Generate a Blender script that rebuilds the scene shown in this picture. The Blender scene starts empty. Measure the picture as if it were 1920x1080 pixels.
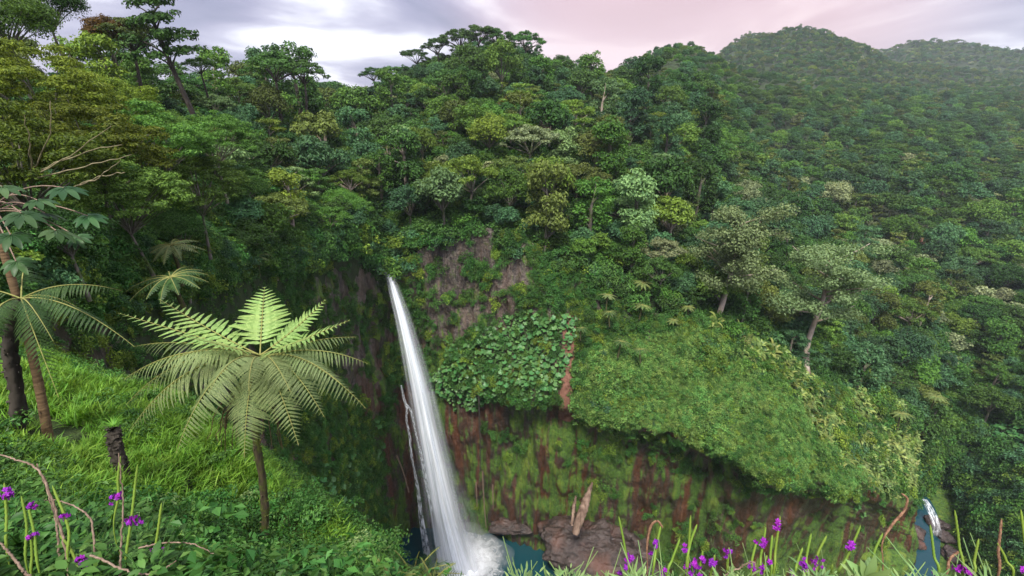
import bpy, math, random
import numpy as np
from mathutils import Vector, Matrix, Quaternion
R = math.radians
S = bpy.context.scene
COL = S.collection
PITCH, FPX = R(20.5), 900.0
cp, sp_ = math.cos(PITCH), math.sin(PITCH)

# ------------------------------------------------------------------ camera
cam = bpy.data.cameras.new('camera'); camo = bpy.data.objects.new('camera', cam); COL.objects.link(camo)
cam.sensor_width = 36; cam.lens = 36 * FPX / 1920; cam.clip_start = .05; cam.clip_end = 9000
camo.rotation_euler = (R(90) - PITCH, 0, 0); S.camera = camo

# ------------------------------------------------------------------ sky and light
SUN_EL, SUN_AZ = 58, 190          # azimuth: compass-like, clockwise from +Y (behind the camera, to the left)
w = bpy.data.worlds.new('World'); S.world = w; w.use_nodes = True
nt = w.node_tree; nt.nodes.clear()
def NN(t, typ, **kw):
    n = t.nodes.new(typ)
    for k, v in kw.items(): setattr(n, k, v)
    return n
def ramp(t, stops, interp='LINEAR'):
    n = t.nodes.new('ShaderNodeValToRGB'); e = n.color_ramp.elements; n.color_ramp.interpolation = interp
    while len(e) < len(stops): e.new(.5)
    for el, (p, c) in zip(e, stops):
        el.position = p; el.color = (*c, 1) if len(c) == 3 else c
    return n
def g3(v): return (v, v, v)
L = nt.links.new
sky = NN(nt, 'ShaderNodeTexSky', sky_type='NISHITA', sun_disc=False)
sky.sun_elevation = R(SUN_EL); sky.sun_rotation = R(SUN_AZ); sky.air_density = 1.2; sky.dust_density = 2
tc = NN(nt, 'ShaderNodeTexCoord'); sep = NN(nt, 'ShaderNodeSeparateXYZ'); L(tc.outputs['Generated'], sep.inputs[0])
# cloud deck: direction projected on a high flat layer
def math_(t, op, a, b=None, c=None, clamp=False):
    n = t.nodes.new('ShaderNodeMath'); n.operation = op; n.use_clamp = clamp
    for i, v in enumerate((a, b, c)):
        if v is None: continue
        if isinstance(v, (int, float)): n.inputs[i].default_value = v
        else: t.links.new(v, n.inputs[i])
    return n.outputs[0]
def mixc(t, f, a, b, blend='MIX'):
    n = t.nodes.new('ShaderNodeMix'); n.data_type = 'RGBA'; n.blend_type = blend
    for s, v in ((0, f), (6, a), (7, b)):
        if isinstance(v, (int, float)): n.inputs[s].default_value = v
        elif isinstance(v, tuple): n.inputs[s].default_value = (*v, 1) if len(v) == 3 else v
        else: t.links.new(v, n.inputs[s])
    return n.outputs[2]
zc = math_(nt, 'MAXIMUM', sep.outputs[2], 0.0); zc = math_(nt, 'ADD', zc, .10)
px_ = math_(nt, 'DIVIDE', sep.outputs[0], zc); py_ = math_(nt, 'DIVIDE', sep.outputs[1], zc)
cmb = NN(nt, 'ShaderNodeCombineXYZ'); L(px_, cmb.inputs[0]); L(py_, cmb.inputs[1])
mp = NN(nt, 'ShaderNodeMapping'); mp.inputs['Rotation'].default_value = (0, 0, R(-32)); mp.inputs['Scale'].default_value = (.80, .52, 1); mp.inputs['Location'].default_value = (1.3, .4, 0)
L(cmb.outputs[0], mp.inputs[0])
n1 = NN(nt, 'ShaderNodeTexNoise'); n1.inputs['Scale'].default_value = 1.0; n1.inputs['Detail'].default_value = 5; n1.inputs['Roughness'].default_value = .45; n1.inputs['Distortion'].default_value = .5
L(mp.outputs[0], n1.inputs['Vector'])
SKYB = .05
cl = ramp(nt, [(.37, (1.15, 1.12, 1.75)), (.46, (1.75, 1.62, 2.35)), (.53, (2.75, 2.6, 3.3)), (.60, (5.0, 4.95, 5.4))])
L(n1.outputs['Fac'], cl.inputs[0])
# pink evening glow low in the cloud over the saddle, right of the middle of the view
gd = Vector((.30, .93, .20)).normalized()
dt = NN(nt, 'ShaderNodeVectorMath', operation='DOT_PRODUCT'); nm = NN(nt, 'ShaderNodeVectorMath', operation='NORMALIZE'); L(tc.outputs['Generated'], nm.inputs[0]); L(nm.outputs[0], dt.inputs[0]); dt.inputs[1].default_value = gd
glow = NN(nt, 'ShaderNodeMapRange', interpolation_type='SMOOTHERSTEP'); glow.inputs[1].default_value = .88; glow.inputs[2].default_value = 1.0; L(dt.outputs['Value'], glow.inputs[0])
cpink = mixc(nt, math_(nt, 'MULTIPLY', glow.outputs[0], .75), cl.outputs[0], (4.3, 2.75, 2.75))
# overcast sky grows brighter towards the zenith
zen = NN(nt, 'ShaderNodeMapRange', interpolation_type='SMOOTHSTEP'); zen.inputs[1].default_value = .15; zen.inputs[2].default_value = 1.0; zen.inputs[3].default_value = 1.0; zen.inputs[4].default_value = 2.8; L(sep.outputs[2], zen.inputs[0])
vs = NN(nt, 'ShaderNodeVectorMath', operation='SCALE'); L(cpink, vs.inputs[0]); L(zen.outputs[0], vs.inputs['Scale'])
skm = mixc(nt, .90, sky.outputs[0], vs.outputs[0])
bg = NN(nt, 'ShaderNodeBackground'); bg.inputs[1].default_value = SKYB; L(skm, bg.inputs[0])
wo = NN(nt, 'ShaderNodeOutputWorld'); L(bg.outputs[0], wo.inputs[0])

sun = bpy.data.lights.new('sun', 'SUN'); sun.energy = 1.5; sun.angle = R(11); sun.color = (1, .95, .84)
suno = bpy.data.objects.new('sun', sun); COL.objects.link(suno)
sd = Vector((math.sin(R(SUN_AZ)) * math.cos(R(SUN_EL)), math.cos(R(SUN_AZ)) * math.cos(R(SUN_EL)), math.sin(R(SUN_EL))))
suno.rotation_euler = sd.to_track_quat('Z', 'Y').to_euler()
vs_ = S.view_settings; vs_.view_transform = 'Standard'; vs_.look = 'None'; vs_.gamma = 1; vs_.use_curve_mapping = False
vs_.exposure = 2.2
S.cycles.max_bounces = 6; S.cycles.diffuse_bounces = 3; S.cycles.transparent_max_bounces = 16; S.cycles.transmission_bounces = 4; S.cycles.volume_bounces = 1

# ------------------------------------------------------------------ helpers
rng = np.random.default_rng(7)
random.seed(7)
def A(*a): return np.array(a, float)
def ray(px, py):
    x = (px - 960) / FPX; v = -(py - 540) / FPX
    return A(x, cp + v * sp_, -sp_ + v * cp)
def at(px, py, t): return ray(px, py) * t               # t: depth along the viewing axis
def aty(px, py, y): r = ray(px, py); return r * (y / r[1])
def proj(P):
    P = np.atleast_2d(P); f = P[:, 1] * cp - P[:, 2] * sp_; u = P[:, 1] * sp_ + P[:, 2] * cp
    f = np.where(np.abs(f) < 1e-4, 1e-4, f)
    return 960 + FPX * P[:, 0] / f, 540 - FPX * u / f, f
def inpoly(px, py, poly):
    poly = np.array(poly, float); ins = np.zeros(len(px), bool); j = len(poly) - 1
    for i in range(len(poly)):
        xi, yi = poly[i]; xj, yj = poly[j]
        c = ((yi > py) != (yj > py)) & (px < (xj - xi) * (py - yi) / (yj - yi + 1e-9) + xi)
        ins ^= c; j = i
    return ins
def _h(i, j, k, s):
    n = (i * 374761393 + j * 668265263 + k * 2147483647 + s * 1274126177) & 0xffffffff
    n = ((n ^ (n >> 13)) * 1274126177) & 0xffffffff
    return ((n ^ (n >> 16)) & 0xffff) / 32767.5 - 1
def vnoise(P, seed=0):
    F = np.floor(P).astype(np.int64); f = P - F; f = f * f * f * (f * (f * 6 - 15) + 10); out = 0
    for a in (0, 1):
        for b in (0, 1):
            for c in (0, 1):
                wt = (f[..., 0] if a else 1 - f[..., 0]) * (f[..., 1] if b else 1 - f[..., 1]) * (f[..., 2] if c else 1 - f[..., 2])
                out = out + wt * _h(F[..., 0] + a, F[..., 1] + b, F[..., 2] + c, seed)
    return out
def fbm(P, sc, oct=4, seed=0, gain=.5):
    P = np.asarray(P, float) / sc; a, o = 1, 0
    for i in range(oct): o = o + a * vnoise(P, seed + i * 17); P = P * 2.03; a *= gain
    return o
def mesh(name, V, F, mats=(), smooth=False, mi=None, uv=None):
    V = np.asarray(V, np.float32).reshape(-1, 3)
    if not isinstance(F, (list, tuple)) : F = [F]
    F = [np.asarray(f, np.int32) for f in F if len(f)]
    me = bpy.data.meshes.new(name); me.vertices.add(len(V)); me.vertices.foreach_set('co', V.ravel())
    nl = sum(f.size for f in F); npoly = sum(len(f) for f in F)
    me.loops.add(nl); me.polygons.add(npoly)
    me.loops.foreach_set('vertex_index', np.concatenate([f.ravel() for f in F]))
    tot = np.concatenate([np.full(len(f), f.shape[1], np.int32) for f in F])
    me.polygons.foreach_set('loop_start', (np.cumsum(tot) - tot).astype(np.int32))
    if mi is not None: me.polygons.foreach_set('material_index', np.asarray(mi, np.int32))
    me.update(calc_edges=True); me.validate()
    me.polygons.foreach_set('use_smooth', np.full(npoly, smooth, bool))
    if uv is not None:
        u = me.uv_layers.new(name='UVMap'); li = np.concatenate([f.ravel() for f in F]); u.data.foreach_set('uv', np.asarray(uv, np.float32)[li].ravel())
    for m in mats: me.materials.append(m)
    return me
def link(name, data, parent=None, loc=None, rot=None, scl=None, label=None, cat=None, group=None, kind=None):
    o = bpy.data.objects.new(name, data); COL.objects.link(o)
    if parent is not None: o.parent = parent
    if loc is not None: o.location = loc
    if rot is not None: o.rotation_euler = rot
    if scl is not None: o.scale = (scl,) * 3 if isinstance(scl, (int, float)) else scl
    for k, v in (('label', label), ('category', cat), ('group', group), ('kind', kind)):
        if v: o[k] = v
    return o
def cat_mull(P, n):
    P = np.asarray(P, float); m = len(P)
    Q = np.concatenate([[2 * P[0] - P[1]], P, [2 * P[-1] - P[-2]]])
    s = np.linspace(0, m - 1, n); i = np.minimum(s.astype(int), m - 2); u = (s - i).reshape((-1,) + (1,) * (P.ndim - 1))
    p0, p1, p2, p3 = Q[i], Q[i + 1], Q[i + 2], Q[i + 3]
    return .5 * (2 * p1 + (p2 - p0) * u + (2 * p0 - 5 * p1 + 4 * p2 - p3) * u ** 2 + (3 * p1 - p0 - 3 * p2 + p3) * u ** 3)
def loft(P, nu, nv):
    P = cat_mull(P, nu); return cat_mull(P.transpose(1, 0, 2), nv).transpose(1, 0, 2)
def gnorm(G):
    du = np.gradient(G, axis=0); dv = np.gradient(G, axis=1); n = np.cross(du, dv); n /= np.linalg.norm(n, axis=2, keepdims=True) + 1e-9
    return n
def gfaces(nu, nv):
    i = np.arange(nu - 1)[:, None] * nv + np.arange(nv - 1)[None]; i = i.ravel()
    return np.stack([i, i + nv, i + nv + 1, i + 1], 1)
def sheet(name, G, mat):
    nu, nv = G.shape[:2]
    return link(name, mesh(name, G.reshape(-1, 3), gfaces(nu, nv), [mat], True), kind='structure')
def tube(P, rad, n=8, cap=True, twist=0):
    P = np.asarray(P, float); rad = np.broadcast_to(np.asarray(rad, float), len(P)); T = np.gradient(P, axis=0); T /= np.linalg.norm(T, axis=1, keepdims=True) + 1e-9
    ref = A(1, 0, 0) if abs(T[0][0]) < .8 else A(0, 1, 0); V = []
    for p, t, r in zip(P, T, rad):
        a = np.cross(t, ref); a /= np.linalg.norm(a) + 1e-9; b = np.cross(t, a); ref = np.cross(a, t) if False else ref
        th = np.arange(n) * 2 * math.pi / n + twist
        V.append(p + r * (np.cos(th)[:, None] * a + np.sin(th)[:, None] * b))
    V = np.concatenate(V); i = np.arange(len(P) - 1)[:, None] * n; j = np.arange(n)[None]; k = (j + 1) % n
    F = np.stack([i + j, i + k, i + n + k, i + n + j], 2).reshape(-1, 4)
    return V, F
class MB:
    """collects vertex / quad arrays into one mesh"""
    def __init__(s): s.V, s.F, s.M, s.n = [], [], [], 0
    def add(s, V, F, m=0):
        V = np.asarray(V, float).reshape(-1, 3); F = np.asarray(F, int); s.V.append(V); s.F.append(F + s.n); s.M.append(np.full(len(F), m)); s.n += len(V); return s
    def tube(s, P, r, n=8, m=0): return s.add(*tube(P, r, n), m)
    def mesh(s, name, mats, smooth=True):
        by = {}
        for f, m in zip(s.F, s.M):
            by.setdefault(f.shape[1], []).append((f, m))
        F = [np.concatenate([x[0] for x in v]) for v in by.values()]; M = np.concatenate([np.concatenate([x[1] for x in v]) for v in by.values()])
        return mesh(name, np.concatenate(s.V), F, mats, smooth, M)
def unit(v): v = np.asarray(v, float); return v / (np.linalg.norm(v, axis=-1, keepdims=True) + 1e-9)
def rdir(r, n): return unit(r.normal(size=(n, 3)))
def leaves(r, pos, nrm, size, aspect=.45, fold=.12, droop=0.0):
    """rhombic leaf faces folded along the midrib: pos = leaf centre, nrm = leaf normal"""
    n = len(pos); t = np.cross(nrm, rdir(r, n)); t = unit(t)
    if droop: t = unit(t - A(0, 0, droop)); nrm = unit(nrm - t * np.sum(nrm * t, 1, keepdims=True))
    b = np.cross(nrm, t); s = np.broadcast_to(np.asarray(size, float), (n,))[:, None] * r.uniform(.65, 1.25, (n, 1))
    a0 = pos - t * s * .5; a2 = pos + t * s * .5 - nrm * s * .06; a1 = pos + b * s * aspect * .5 + nrm * s * fold - t * s * .05; a3 = pos - b * s * aspect * .5 + nrm * s * fold - t * s * .05
    V = np.stack([a0, a1, a2, a3], 1).reshape(-1, 3); i = np.arange(n)[:, None] * 4
    return V, i + A(0, 1, 2, 3).astype(int)

# ------------------------------------------------------------------ materials
def newmat(name):
    m = bpy.data.materials.new(name); m.use_nodes = True; t = m.node_tree; t.nodes.clear()
    o = t.nodes.new('ShaderNodeOutputMaterial'); return m, t, o
def leafmat(name, dark, light, trans=.3, rough=.5, objvar=.38, hue=.016, spec=.16, tcol=None):
    m, t, o = newmat(name)
    g = t.nodes.new('ShaderNodeNewGeometry'); oi = t.nodes.new('ShaderNodeObjectInfo')
    c = mixc(t, g.outputs['Random Per Island'], dark, light)
    hs = t.nodes.new('ShaderNodeHueSaturation'); t.links.new(c, hs.inputs['Color'])
    t.links.new(math_(t, 'MULTIPLY_ADD', oi.outputs['Random'], 2 * hue, .5 - hue), hs.inputs['Hue'])
    wn = t.nodes.new('ShaderNodeTexWhiteNoise'); wn.noise_dimensions = '1D'; t.links.new(oi.outputs['Random'], wn.inputs['W'])
    t.links.new(math_(t, 'MULTIPLY_ADD', wn.outputs['Value'], 2 * objvar, 1 - objvar), hs.inputs['Value'])
    p = t.nodes.new('ShaderNodeBsdfPrincipled'); t.links.new(hs.outputs[0], p.inputs['Base Color']); p.inputs['Roughness'].default_value = rough; p.inputs['Specular IOR Level'].default_value = spec
    tr = t.nodes.new('ShaderNodeBsdfTranslucent')
    tcn = mixc(t, 1.0, hs.outputs[0], (1.25, 1.15, .55), 'MULTIPLY'); t.links.new(tcn, tr.inputs[0])
    mx = t.nodes.new('ShaderNodeMixShader'); mx.inputs[0].default_value = trans; t.links.new(p.outputs[0], mx.inputs[1]); t.links.new(tr.outputs[0], mx.inputs[2]); t.links.new(mx.outputs[0], o.inputs[0])
    return m
def noise(t, scale, detail=4, rough=.55, vec=None, dist=0.0):
    n = t.nodes.new('ShaderNodeTexNoise'); n.inputs['Scale'].default_value = scale; n.inputs['Detail'].default_value = detail; n.inputs['Roughness'].default_value = rough; n.inputs['Distortion'].default_value = dist
    if vec is not None: t.links.new(vec, n.inputs['Vector'])
    return n.outputs['Fac']
def mapr(t, v, a, b, c=0, d=1):
    n = t.nodes.new('ShaderNodeMapRange'); n.inputs[1].default_value = a; n.inputs[2].default_value = b; n.inputs[3].default_value = c; n.inputs[4].default_value = d; t.links.new(v, n.inputs[0]); return n.outputs[0]
def position(t, scale=(1, 1, 1)):
    g = t.nodes.new('ShaderNodeNewGeometry'); mp = t.nodes.new('ShaderNodeMapping'); mp.inputs['Scale'].default_value = scale; t.links.new(g.outputs['Position'], mp.inputs[0]); return mp.outputs[0]
def finish(t, o, col, rough=.8, bump=None, bstr=.5, bdist=.1, spec=.3):
    p = t.nodes.new('ShaderNodeBsdfPrincipled'); p.inputs['Specular IOR Level'].default_value = spec
    if isinstance(col, tuple): p.inputs['Base Color'].default_value = (*col, 1)
    else: t.links.new(col, p.inputs['Base Color'])
    if isinstance(rough, (int, float)): p.inputs['Roughness'].default_value = rough
    else: t.links.new(rough, p.inputs['Roughness'])
    if bump is not None:
        b = t.nodes.new('ShaderNodeBump'); b.inputs['Strength'].default_value = bstr; b.inputs['Distance'].default_value = bdist; t.links.new(bump, b.inputs['Height']); t.links.new(b.outputs[0], p.inputs['Normal'])
    t.links.new(p.outputs[0], o.inputs[0]); return p
def bark(name, c1, c2, sc=6, ring=False, moss=None):
    m, t, o = newmat(name); tcn = t.nodes.new('ShaderNodeTexCoord'); mp = t.nodes.new('ShaderNodeMapping'); mp.inputs['Scale'].default_value = (1, 1, .25) if not ring else (.3, .3, 3); t.links.new(tcn.outputs['Object'], mp.inputs[0])
    n = noise(t, sc, 5, .6, mp.outputs[0]); c = mixc(t, mapr(t, n, .35, .65), c1, c2)
    if moss: c = mixc(t, mapr(t, noise(t, sc * .4, 4, .6, tcn.outputs['Object']), .45, .6), c, moss)
    finish(t, o, c, .85, n, .6, .03); return m

M = {}
# cliff: dark basalt, rust, moss and streaks of mineral running down with the seeping water
def cliff_mat():
    m, t, o = newmat('wet_cliff_rock'); g = t.nodes.new('ShaderNodeNewGeometry'); P = position(t)
    st = noise(t, 1, 6, .65, position(t, (.30, .22, .022)), .6); st2 = noise(t, 1, 4, .6, position(t, (1.6, 1.2, .05)), .3)
    big = noise(t, .055, 4, .55, P); mid = noise(t, .35, 6, .65, position(t, (1.3, 1.3, .38)), .4); fine = noise(t, 1.6, 8, .7, P)
    sx = t.nodes.new('ShaderNodeSeparateXYZ'); t.links.new(g.outputs['Position'], sx.inputs[0])
    rock = mixc(t, mapr(t, fine, .36, .66), (.022, .019, .017), (.15, .122, .105))
    rock = mixc(t, mapr(t, mid, .46, .64, 0, .55), rock, (.11, .085, .06)); rock = mixc(t, mapr(t, noise(t, 1, 6, .7, position(t, (.9, .9, .22)), .6), .50, .40, 0, .85), rock, (.018, .016, .015)); rock = mixc(t, mapr(t, noise(t, .7, 5, .6, P), .56, .66, 0, .6), rock, (.05, .075, .015))
    rust = mixc(t, mapr(t, fine, .3, .7), (.040, .015, .008), (.13, .050, .024))
    wet = mapr(t, sx.outputs[2], -58, -70); rock = mixc(t, math_(t, 'MULTIPLY', wet, .8), rock, mixc(t, mapr(t, fine, .36, .66), (.016, .012, .010), (.075, .052, .040)))
    c = mixc(t, math_(t, 'MULTIPLY', mapr(t, st, .50, .62), mapr(t, sx.outputs[2], -50, -66, .25, 1)), rock, rust)
    c = mixc(t, mapr(t, st2, .64, .74, 0, .45), c, (.24, .14, .09))
    c = mixc(t, mapr(t, st2, .40, .30, 0, .85), c, (.014, .012, .013))
    low = mapr(t, sx.outputs[2], -42, -66)                                           # moss likes the spray-wet lower walls
    md = math_(t, 'ADD', math_(t, 'MULTIPLY', big, .9), math_(t, 'ADD', math_(t, 'MULTIPLY', mid, .5), math_(t, 'MULTIPLY', low, .22)))
    md = math_(t, 'SUBTRACT', md, math_(t, 'MULTIPLY', mapr(t, st, .42, .62), .40))
    nz = t.nodes.new('ShaderNodeSeparateXYZ'); t.links.new(g.outputs['Normal'], nz.inputs[0])
    md = math_(t, 'ADD', md, math_(t, 'MULTIPLY', nz.outputs[2], .50))
    moss = mixc(t, mapr(t, fine, .35, .65), (.014, .042, .005), (.075, .15, .014)); moss = mixc(t, mapr(t, mid, .5, .7, 0, .7), moss, (.15, .19, .02))
    c = mixc(t, mapr(t, md, .66, .80), c, moss)
    h = math_(t, 'ADD', math_(t, 'MULTIPLY', fine, .5), math_(t, 'ADD', mid, math_(t, 'MULTIPLY', st2, .6)))
    finish(t, o, c, mapr(t, md, .7, .85, .38, .9), h, .9, .9, .45); return m
M['cliff'] = cliff_mat()
def ground_mat(name, c1, c2, c3, sc=.5):
    m, t, o = newmat(name); P = position(t); a = noise(t, sc, 6, .65, P); b = noise(t, sc * .2, 4, .5, P)
    c = mixc(t, mapr(t, a, .35, .65), c1, c2); c = mixc(t, mapr(t, b, .5, .65), c, c3); finish(t, o, c, .95, a, .8, .4); return m
M['soil'] = ground_mat('forest_floor', (.012, .022, .008), (.03, .05, .014), (.022, .03, .012), .6)
M['slope'] = ground_mat('hillside_soil', (.02, .04, .008), (.045, .08, .014), (.03, .03, .015), 3)
M['scar'] = ground_mat('landslip_soil', (.10, .045, .03), (.2, .10, .07), (.15, .07, .045), 1.2)
M['trunk'] = bark('forest_trunk', (.07, .06, .05), (.17, .15, .13), 2.5, moss=(.05, .07, .02))
M['pale_trunk'] = bark('pale_trunk', (.20, .16, .13), (.42, .36, .30), 1.6, moss=(.17, .13, .09))
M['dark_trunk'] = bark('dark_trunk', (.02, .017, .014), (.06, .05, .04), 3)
M['moss_trunk'] = bark('mossy_fern_trunk', (.025, .02, .014), (.07, .055, .03), 14, moss=(.06, .075, .012))
M['ring_trunk'] = bark('ringed_trunk', (.075, .046, .022), (.15, .098, .05), 8, ring=True)
M['twig'] = bark('dry_twig', (.10, .065, .045), (.26, .19, .14), 40)
# foliage tints (each is a kind of leaf)
TINT = {
 'deep green':   leafmat('leaf_deep_green', (.016, .046, .012), (0.072, 0.163, 0.034)),
 'blue-green':   leafmat('leaf_blue_green', (.020, .062, .030), (0.086, 0.195, 0.078)),
 'mid green':    leafmat('leaf_mid_green', (.030, .085, .016), (0.124, 0.240, 0.039)),
 'yellow-green': leafmat('leaf_yellow_green', (.055, .105, .014), (0.195, 0.293, 0.042)),
 'olive':        leafmat('leaf_olive', (.042, .066, .016), (0.143, 0.195, 0.044)),
 'grey-green':   leafmat('leaf_grey_green', (.075, .105, .055), (0.273, 0.319, 0.156)),
 'pale green':   leafmat('leaf_pale_green', (.065, .13, .05), (0.221, 0.351, 0.130)),
 'pale grey':    leafmat('leaf_pale_grey', (.07, .112, .046), (.20, .265, .115)),
 'rusty':        leafmat('leaf_rusty', (.09, .06, .014), (.20, .135, .025)),
}
M['canopy'] = leafmat('leaf_canopy_olive', (.042, .075, .010), (0.215, 0.280, 0.036), .35)
M['canopy2'] = leafmat('leaf_canopy_green', (.026, .070, .014), (0.137, 0.254, 0.049), .35)
M['grass'] = leafmat('grass_blade', (.060, .160, .016), (.20, .37, .050), .4, .45, .25, .015)
M['herb'] = leafmat('herb_leaf', (.022, .075, .014), (.085, .195, .040), .3, .45, .3, .02)
M['herb2'] = leafmat('pale_herb_leaf', (.10, .19, .07), (.24, .36, .13), .35, .5, .2, .02)
M['creeper'] = leafmat('creeper_leaf', (.018, .060, .014), (0.078, 0.189, 0.039), .25, .5, .35)
M['low'] = leafmat('low_cover_leaf', (.060, .145, .032), (.20, .345, .085), .3, .5, .3, .03)
M['strap'] = leafmat('strap_leaf', (.032, .085, .018), (.21, .27, .075), .3, .3, .4, .03)
M['umbrella'] = leafmat('umbrella_leaf', (.026, .090, .028), (.085, .205, .060), .2, .35, .25, .02)
M['fern_new'] = leafmat('fern_young_frond', (.17, .285, .075), (.285, .42, .13), .35, .4, .12, .01)
M['fern_old'] = leafmat('fern_old_frond', (.125, .18, .07), (.225, .285, .115), .35, .45, .15, .01)
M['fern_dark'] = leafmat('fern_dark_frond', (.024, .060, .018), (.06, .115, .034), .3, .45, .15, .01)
M['fern_far'] = leafmat('fern_far_frond', (.08, .13, .035), (.17, .22, .07), .3, .5, .25, .02)
M['rachis'] = bark('fern_rachis', (.15, .17, .045), (.24, .23, .07), 30)
M['dead_frond'] = leafmat('dead_frond', (.05, .035, .02), (.13, .09, .05), .2)
M['spike'] = leafmat('flower_spike_green', (.085, .16, .02), (.19, .28, .045), .1, .5, .15, .01)
M['brown_spike'] = bark('dry_flower_spike', (.11, .055, .03), (.27, .15, .09), 60)
M['petal'] = leafmat('purple_petal', (.13, .010, .21), (.30, .03, .42), .2, .4, .15, .02)
M['cecropia'] = leafmat('palmate_leaf', (.022, .062, .020), (.060, .12, .042), .25, .4, .25, .02)

# ------------------------------------------------------------------ terrain: near hillside
CP = np.array([(0,0,-1.75),(0,-5,-1.7),(-6,-5,-1.5),(-14,-5,-1),(6,-5,-1.8),(5,0,-1.8),(10,0,-2),(20,-2,-2.5),(20,-5,-2),(0,1.2,-2.1),(3,1.5,-2.3),(6,2,-2.6),(12,3,-3.5),(-2,1.5,-2.4),
 (0,3,-4.6),(3,3.2,-5),(8,4.5,-7),(16,6,-10),(0,6,-9.4),(5,6,-10.5),(12,9,-16),(20,9,-18),(-2.6,6.7,-8.5),(-3.4,4.9,-6.7),(-2.6,4,-5.7),(-3.6,6.5,-8.3),(-1.2,8.2,-11.5),(-4.3,2.9,-3.65),(-4.8,4.9,-5.4),(-4.7,6.6,-8.05),(-8.65,7.3,-6.2),(-4,7.8,-8.0),(-6.85,9.2,-7.2),
 (-13.5,13.2,-7.9),(-9.5,11.2,-7.4),(-15,12.6,-6.5),(-8.5,6.5,-5.5),(-6.75,6.4,-5.8),(-9,15,-14),(-4,11,-14.5),(-14,19,-17),(-22,22,-15),(-1,11,-17),(6,12,-22),(18,16,-30),(-8,22,-26),(6,22,-36),(20,24,-44),
 (-22,8,-4.5),(-22,0,-1.2),(-28,14,-6),(-28,24,-14),(-17,15.5,-8.5)], float)
def rbf_fit(P):
    D = np.linalg.norm(P[:, None, :2] - P[None, :, :2], axis=2); n = len(P)
    K = np.zeros((n + 3, n + 3)); K[:n, :n] = D + np.eye(n) * .15; K[:n, n] = 1; K[:n, n + 1:] = P[:, :2]; K[n:, :n] = K[:n, n:].T
    return np.linalg.solve(K, np.concatenate([P[:, 2], [0, 0, 0]]))
CW = rbf_fit(CP)
def near_z(x, y):
    x, y = np.asarray(x, float), np.asarray(y, float); q = np.stack([x.ravel(), y.ravel()], 1)
    z = np.linalg.norm(q[:, None] - CP[None, :, :2], axis=2) @ CW[:-3] + CW[-3] + q @ CW[-2:]
    q3 = np.concatenate([q, np.zeros((len(q), 1))], 1)
    far = np.clip((np.linalg.norm(q, axis=1) - 2) / 4, 0, 1)
    return (z + fbm(q3, 2.2, 4, 3) * .28 * far).reshape(x.shape)
gx, gy = np.meshgrid(np.linspace(-28, 22, 170), np.linspace(-5, 24, 110), indexing='ij')
NG = np.stack([gx, gy, near_z(gx, gy)], 2)
sheet('near_hillside', NG, M['slope'])

# ------------------------------------------------------------------ terrain: the cliff round the pool and the spur beside it
def pts(*rows): return [np.array(r, float) for r in rows]
CL = [
 pts(aty(-250,600,9),(-15,10,-40),(-15,10,-64),(-14,10,-74),(-14,10,-96),(-14,10,-120)),
 pts(aty(150,560,22),(-21,23,-40),(-20,24,-64),(-20,24,-74),(-19,24,-96),(-18,24,-120)),
 pts(aty(330,545,38),(-28,40,-40),(-27,41,-64),(-27,41,-74),(-26,42,-96),(-25,42,-120)),
 pts(aty(450,525,55),(-33,56,-42),(-32.5,57,-62),(-32,57,-72),(-32,58,-95),(-32,58,-120)),
 pts(aty(560,490,75),(-35,76,-44),(-35,77,-62),(-35.5,77,-72),(-36,78,-95),(-34,78,-120)),
 pts(aty(640,455,92),(-34,92,-44),(-34,91,-62),(-34.5,91,-72),(-35,92,-95),(-34,91,-120)),
 pts(aty(700,475,102),(-31,101.5,-50),(-31.5,100.5,-64),(-32,101.5,-71),(-33,102,-92),(-32,101,-120)),
 pts((-28.6,104.6,-35.4),(-28,105.5,-50),(-27.5,106,-64),(-27,106.5,-71),(-27,106.5,-92),(-27,106.5,-120)),
 pts((-23.3,106,-31.6),(-21,106,-50),(-20,105,-64),(-19,106,-71),(-18,107,-92),(-18,107,-120)),
 pts((-11,108,-26),(-10.5,104,-49),(-10,99.5,-63.5),(-9.5,102,-70),(-8,105,-92),(-8,106,-120)),
 pts((1.2,106,-26.7),(.5,101,-46),(.5,95.5,-61.5),(.5,99,-67),(1,101,-92),(2,103,-120)),
 pts((12,104,-33.7),(11.5,99,-45),(11,93,-62),(11,96,-69),(11.5,98.5,-92),(12,100,-120)),
 pts((29.5,102,-43.4),(29,96,-52),(28,88,-64),(28,92,-70),(28.5,95,-92),(29,97,-120)),
 pts((46,100,-45),(45,92,-55),(43,83,-65.5),(44,88,-74),(45,91,-94),(46,93,-120)),
 pts((61,100,-52),(57.6,90,-58.5),(54.4,79,-69),(56,84,-78),(57,87,-96),(58,89,-120)),
 pts((75.8,102,-63),(76,93,-71),(71.6,82,-75),(73,86,-84),(75,89,-98),(76,90,-120)),
 pts((98.6,112,-72.8),(101,106,-84),(102,97,-94),(104,97,-101),(107,97,-109),(109,96,-121)),
 pts((121,126,-86),(123,122,-96),(118.5,117,-102.5),(116,118,-108),(114,119,-113),(113,119,-122)),
 pts((128,146,-98),(128,146,-106),(127,145,-110),(126,144,-114),(126,144,-117),(126,144,-122)),
]
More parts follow.
